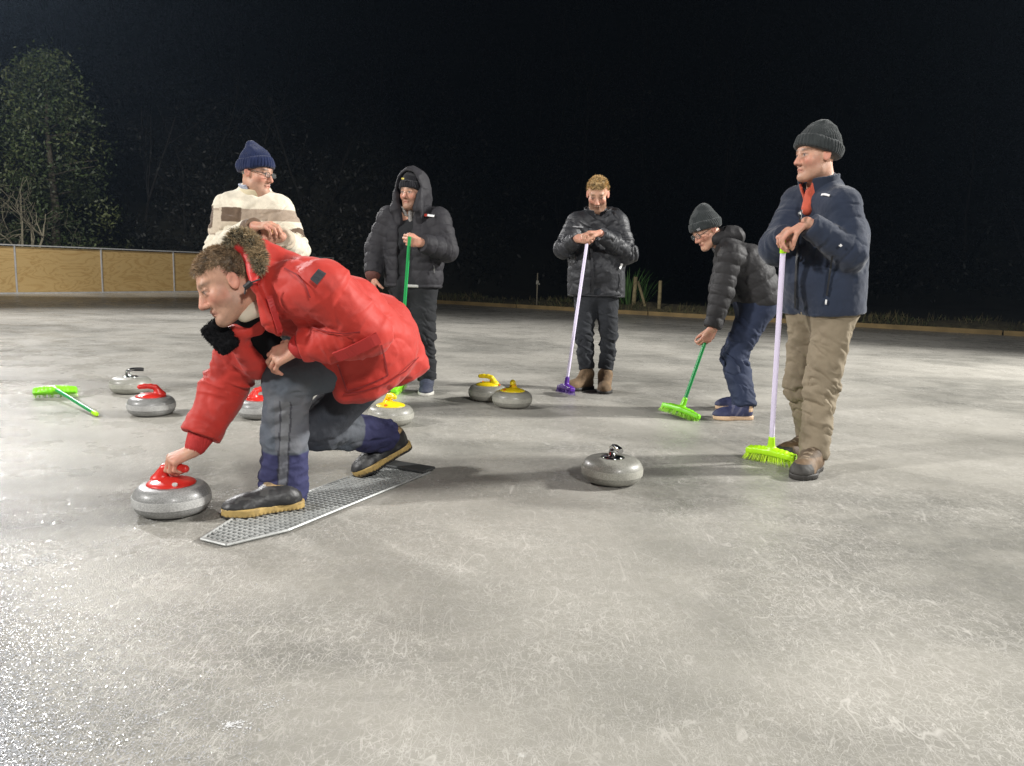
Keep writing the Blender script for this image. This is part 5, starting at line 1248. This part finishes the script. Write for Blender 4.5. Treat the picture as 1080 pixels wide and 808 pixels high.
org = base_of(shoes[0][0], shoes[1][0]); arms = ((shL, elL, wrL), (shR, elR, wrR))
S = SDF(); body_std(S, H, pel, chest, neck, l, shL, shR, arms, hips, kns, ans, shoes, .95)
add_hand(S, wrL, nrm(np.array([-.45, -.05, -.90])), nrm(np.array([-.25, .9, .1])), nrm(np.array([-.85, -.1, .45])), (.7, .9, .6), 1.0, .05, .35, .6)
add_hand(S, wrR, nrm(np.array([-.50, -.30, -.85])), nrm(np.array([-.25, -.9, .1])), nrm(np.array([-.85, 0, .5])), (.9, 1.1, .6), .97, .02, .3, .6)
o5 = sdf_obj(S, .0046, 'person', SKIN, None, org, None, skin_col(H, brow=(.14, .09, .06), squint=.6))
tag(o5, 'youth in glasses and charcoal beanie bending forward to sweep with a green broom', 'person', 'people on the rink')
ht = beanie(H, o5, org, M_knitdk, brim_lo=.010, brim_hi=.072, tilt=.30, point=(0, -.045, .125), thick=.014, pr=.055)
b = MB(); q = H.p(.072, .095, .048); b.box(q, (.012, .003, .007), frame(y=nrm(H.l*.6+H.f), z=H.u)); b.build('hat_tag', M_lg, ht, org=org)
hr = SDF(); head_prim(hr, H, .006); hr.cut(H.p(0, -.03, .0), nrm(H.f+.2*H.u), .01); hr.cut(H.p(0, 0, -.07), -H.u, .01); sdf_obj(hr, .005, 'hair', mat('auburn_hair', (.09, .045, .022), .7, bump=(200, .5, .003)), o5, None, None, None, org)
glasses(H, o5, org, M_gfr, M_lens, hh=.017)
trousers(o5, org, pel, l, hips, kns, ans, M_navyt, (.105, .090, .080), .0055, .013, .025, pr=.14)
S = jacket_sdf(pel+np.array([.0, 0, .03]), chest, neck, l, f, shL, shR, arms, (.070, .080), (.140, .135), .080, (.082, .076, .058)); S.sp(mid3(pel, chest)-f*.03+Zv*.03, .15, .08)
S.cutl(at(797, 322, ZB), nrm(np.array([.15, 0, -1])), .27, .012); sleeve_ends(S, arms, .01); S.rc(neck+f*.05, H.p(0, .04, -.10), .055, .05, .02, 's')
jk = sdf_obj(S, .0055, 'padded_jacket', M_puff2, o5, None, quilt([list(a) for a in arms], .095, .0080, nrm(neck-pel), .075, .105), None, org)
S2 = SDF(); S2.ell(at(770, 249, ZB), (.105, .125, .075), frame(x=f, z=nrm(Zv-.2*f)), .03); S2.rc(at(757, 252, ZB-.07), at(757, 252, ZB+.07), .045, .045, .05)
S2.ell(at(761, 247, ZB), (.06, .085, .055), frame(x=f, z=Zv), .02, 's')
sdf_obj(S2, .0055, 'hood', M_puff2, jk, None, lambda P, N: (.010*(ridge(P*12, 2)-.4)).astype(F32), None, org)
def rn(q, L, P):
    c = np.tile(np.array([.025, .030, .085], F32), (len(q), 1)); st_ = (np.sin((q[:, 0]+q[:, 2]*.6)*130) > .5)*(q[:, 0] > .3*L)*(q[:, 0] < .62*L); c = blend(c, st_*.5, (.14, .14, .20)); return blend(c, (q[:, 0] < .05)*(q[:, 2] > .06), (.45, .30, .18))
M_run2 = mat('running_shoe_upper', attr=True, rough=.65, vary=.2, vscale=60, bump=(200, .5, .002)); M_peach = mat('peach_sole', (.60, .42, .27), .6)
for (he, to), an in zip(shoes, ans): make_shoe(o5, org, he, to, an, M_run2, M_peach, .005, 1.0, .030, .030, rn, None)
broom(top, foot, nrm(G(740, 446)-G(698, 440)), .285, 'broom with a green pole and long lime head being pushed by the bending youth', M_grn, M_lime, M_brl, None, None, .038, 620, .0125)
# ================================================================== man in the cream sweater
f = nrm(np.array([.16, -.98, 0])); l = np.cross(Zv, f); ZS = 4.9
H = Head(at(270.5, 182.5, ZS-.03), (.95, -.27, -.15), k=1.0)
pel = at(277, 296, ZS); chest = at(270, 240, ZS); neck = at(269, 206, ZS+.02)
shL, shR = at(293, 221, ZS-.02), at(243, 220, ZS-.02); elL, elR = at(311, 264, ZS-.08), at(231, 265, ZS-.08)
wrR = at(268.5, 239, ZS-.40); wrL = at(297, 250, ZS-.36); top = at(284.5, 240, ZS-.40); foot = G(300, 437)+np.array([0, 0, .08])
hips = (at(290, 303, ZS), at(268, 303, ZS)); kns = (at(303, 368, ZS-.03), at(285, 368, ZS-.02))
shoes, ans = feet(((G(311, 440), (.2, -1)), (G(288, 440), (0, -1))))
org = base_of(shoes[0][0], shoes[1][0]); arms = ((shL, elL, wrL), (shR, elR, wrR))
S = SDF(); body_std(S, H, pel, chest, neck, l, shL, shR, arms, hips, kns, ans, shoes, 1.04)
S.sp(H.p(0, .03, -.115), .036, .04)
add_hand(S, wrR, nrm(np.array([.93, -.30, .10])), nrm(np.array([.25, .35, -.9])), nrm(np.array([.2, .9, .35])), (.55, .85, .6), 1.05, .05, .45, .5)
add_hand(S, wrL, nrm(np.array([-.93, -.30, -.02])), nrm(np.array([-.3, .95, 0])), Zv, (.95, 1.2, .7), 1.05, .02, .4, .8)
o2 = sdf_obj(S, .0042, 'person', SKIN, None, org, None, skin_col(H, brow=(.20, .17, .14), beard=(.22, .17, .14), beard_amt=.3, squint=.4))
tag(o2, 'man in a cream patched sweater, navy beanie and glasses leaning on a wooden pole', 'person', 'people on the rink')
beanie(H, o2, org, M_knitnv, brim_lo=.018, brim_hi=.085, tilt=.32, point=(0, -.055, .155), thick=.012, pr=.028)
hr = SDF(); head_prim(hr, H, .005); hr.cut(H.p(0, -.035, .0), nrm(H.f+.1*H.u), .01); hr.cut(H.p(0, 0, -.06), -H.u, .01); sdf_obj(hr, .005, 'hair', mat('grey_hair', (.42, .40, .37), .7, bump=(200, .5, .003)), o2, None, None, None, org)
glasses(H, o2, org, M_gfr, M_lens)
trousers(o2, org, pel, l, hips, kns, ans, M_blkcl, (.085, .070, .062), .007, .010, .01, pr=.12)
S = jacket_sdf(pel, chest, neck, l, f, shL, shR, arms, (.090, .095), (.135, .150), .085, (.100, .088, .058)); S.cut(at(275, 300, ZS), -Zv, .02); sleeve_ends(S, arms, .0)
S.rc(neck+f*.02+Zv*.04, H.p(0, .04, -.11), .055, .05, .02, 's')
def swcol(P, N):
    q = P-chest.astype(F32); x = q@np.asarray(l, F32); z = q[:, 2]; front = (q@np.asarray(f, F32)) > -.02
    s, d, w_ = seg_coord(P, [list(a) for a in arms]); c = np.tile(np.array([.70, .64, .52], F32), (len(P), 1)); arm = d < .115; arm2 = (d < .112) & (s > .20)
    tan_ = np.array([.36, .285, .22], F32); brn = np.array([.125, .085, .058], F32); ln = np.array([.52, .44, .34], F32)
    c = blend(c, (~arm2)*(z > .035)*(z < .105)*front, tan_); c = blend(c, (~arm2)*(z > .010)*(z < .112)*(x < -.065)*(x > -.20)*front, ln); c = blend(c, (~arm2)*(z > .025)*(z < .112)*(x < -.065)*(x > -.185)*front, brn)
    c = blend(c, (~arm2)*(z < -.045)*(z > -.12)*(x < .0)*front, tan_); c = blend(c, (~arm2)*(z < .01)*(z > -.04)*(x < -.07)*front, ln)
    c = blend(c, (w_ == 1)*arm*(s < .19)*(s > .05)*(x < -.195), ln); c = blend(c, (w_ == 1)*arm*(s < .16)*(s > .02)*(x < -.24), brn); c = blend(c, (w_ == 0)*arm*(s < .24)*(s > .18)*(x > .22), brn)
    LW = np.array([np.linalg.norm(np.subtract(a[1], a[0]))+np.linalg.norm(np.subtract(a[2], a[1])) for a in arms]); c = blend(c, (w_ == 1)*(s > LW[1]-.055)*arm, brn*1.1); c = blend(c, (w_ == 0)*(s > LW[0]-.07)*arm, ln)
    return c
M_sweat = mat('wool_sweater', attr=True, rough=.95, vary=.08, vscale=40, bump=(240, .6, .004), bump2=(20, .4, .01), sheen=.2, spec=.15)
sw = sdf_obj(S, .0048, 'sweater', M_sweat, o2, None, folds([list(a) for a in arms], .008, 1.2, .13, (5, 5, 9)), swcol, org)
collar(H, neck+f*.014-Zv*.010, nrm(Zv+.18*f), .080, .050, mat('cream_rib', (.62, .54, .37), .95, bump=(240, .5, .003)), sw, org, .014, -f, -1)
M_chk = mat('blue_check_shirt', (.34, .37, .46), .85, vary=.45, vscale=80)
collar(H, neck+f*.012+Zv*.012, nrm(Zv+.18*f), .070, .055, M_chk, o2, org, .006, f, .015, name='shirt_collar', flare=.022)
for (he, to), an in zip(shoes, ans): make_shoe(o2, org, he, to, an, M_rub, M_bsole, .006, 1.0, .03, .028, None, None)
broom(top, foot, nrm(np.array([1, .2, 0])), .24, 'wooden pole broom held by the man in the cream sweater behind the red parka', M_wood, M_lime, M_brl, None, None, .045, 200, .0135)
# ------------------------------------------------------------------ the broom left lying on the ice
pe, hd0 = G(102, 437, .016), G(57, 409.5, .070)
broom(pe, hd0, nrm(G(77, 410)-G(34, 411)), .27, 'lime green broom lying on the ice with its pole pointing at the viewer', M_grn, M_lime, M_brl, None, M_ylime, .045, 420, .0125, tilt=nrm(np.array([.25, -.75, .75])))
scene.view_settings.view_transform = 'Standard'; scene.view_settings.look = 'None'; scene.view_settings.gamma = 1
scene.view_settings.exposure = EXPO
scene.cycles.use_denoising = True; scene.cycles.max_bounces = 6
scene.render.resolution_x, scene.render.resolution_y = 1024, 766
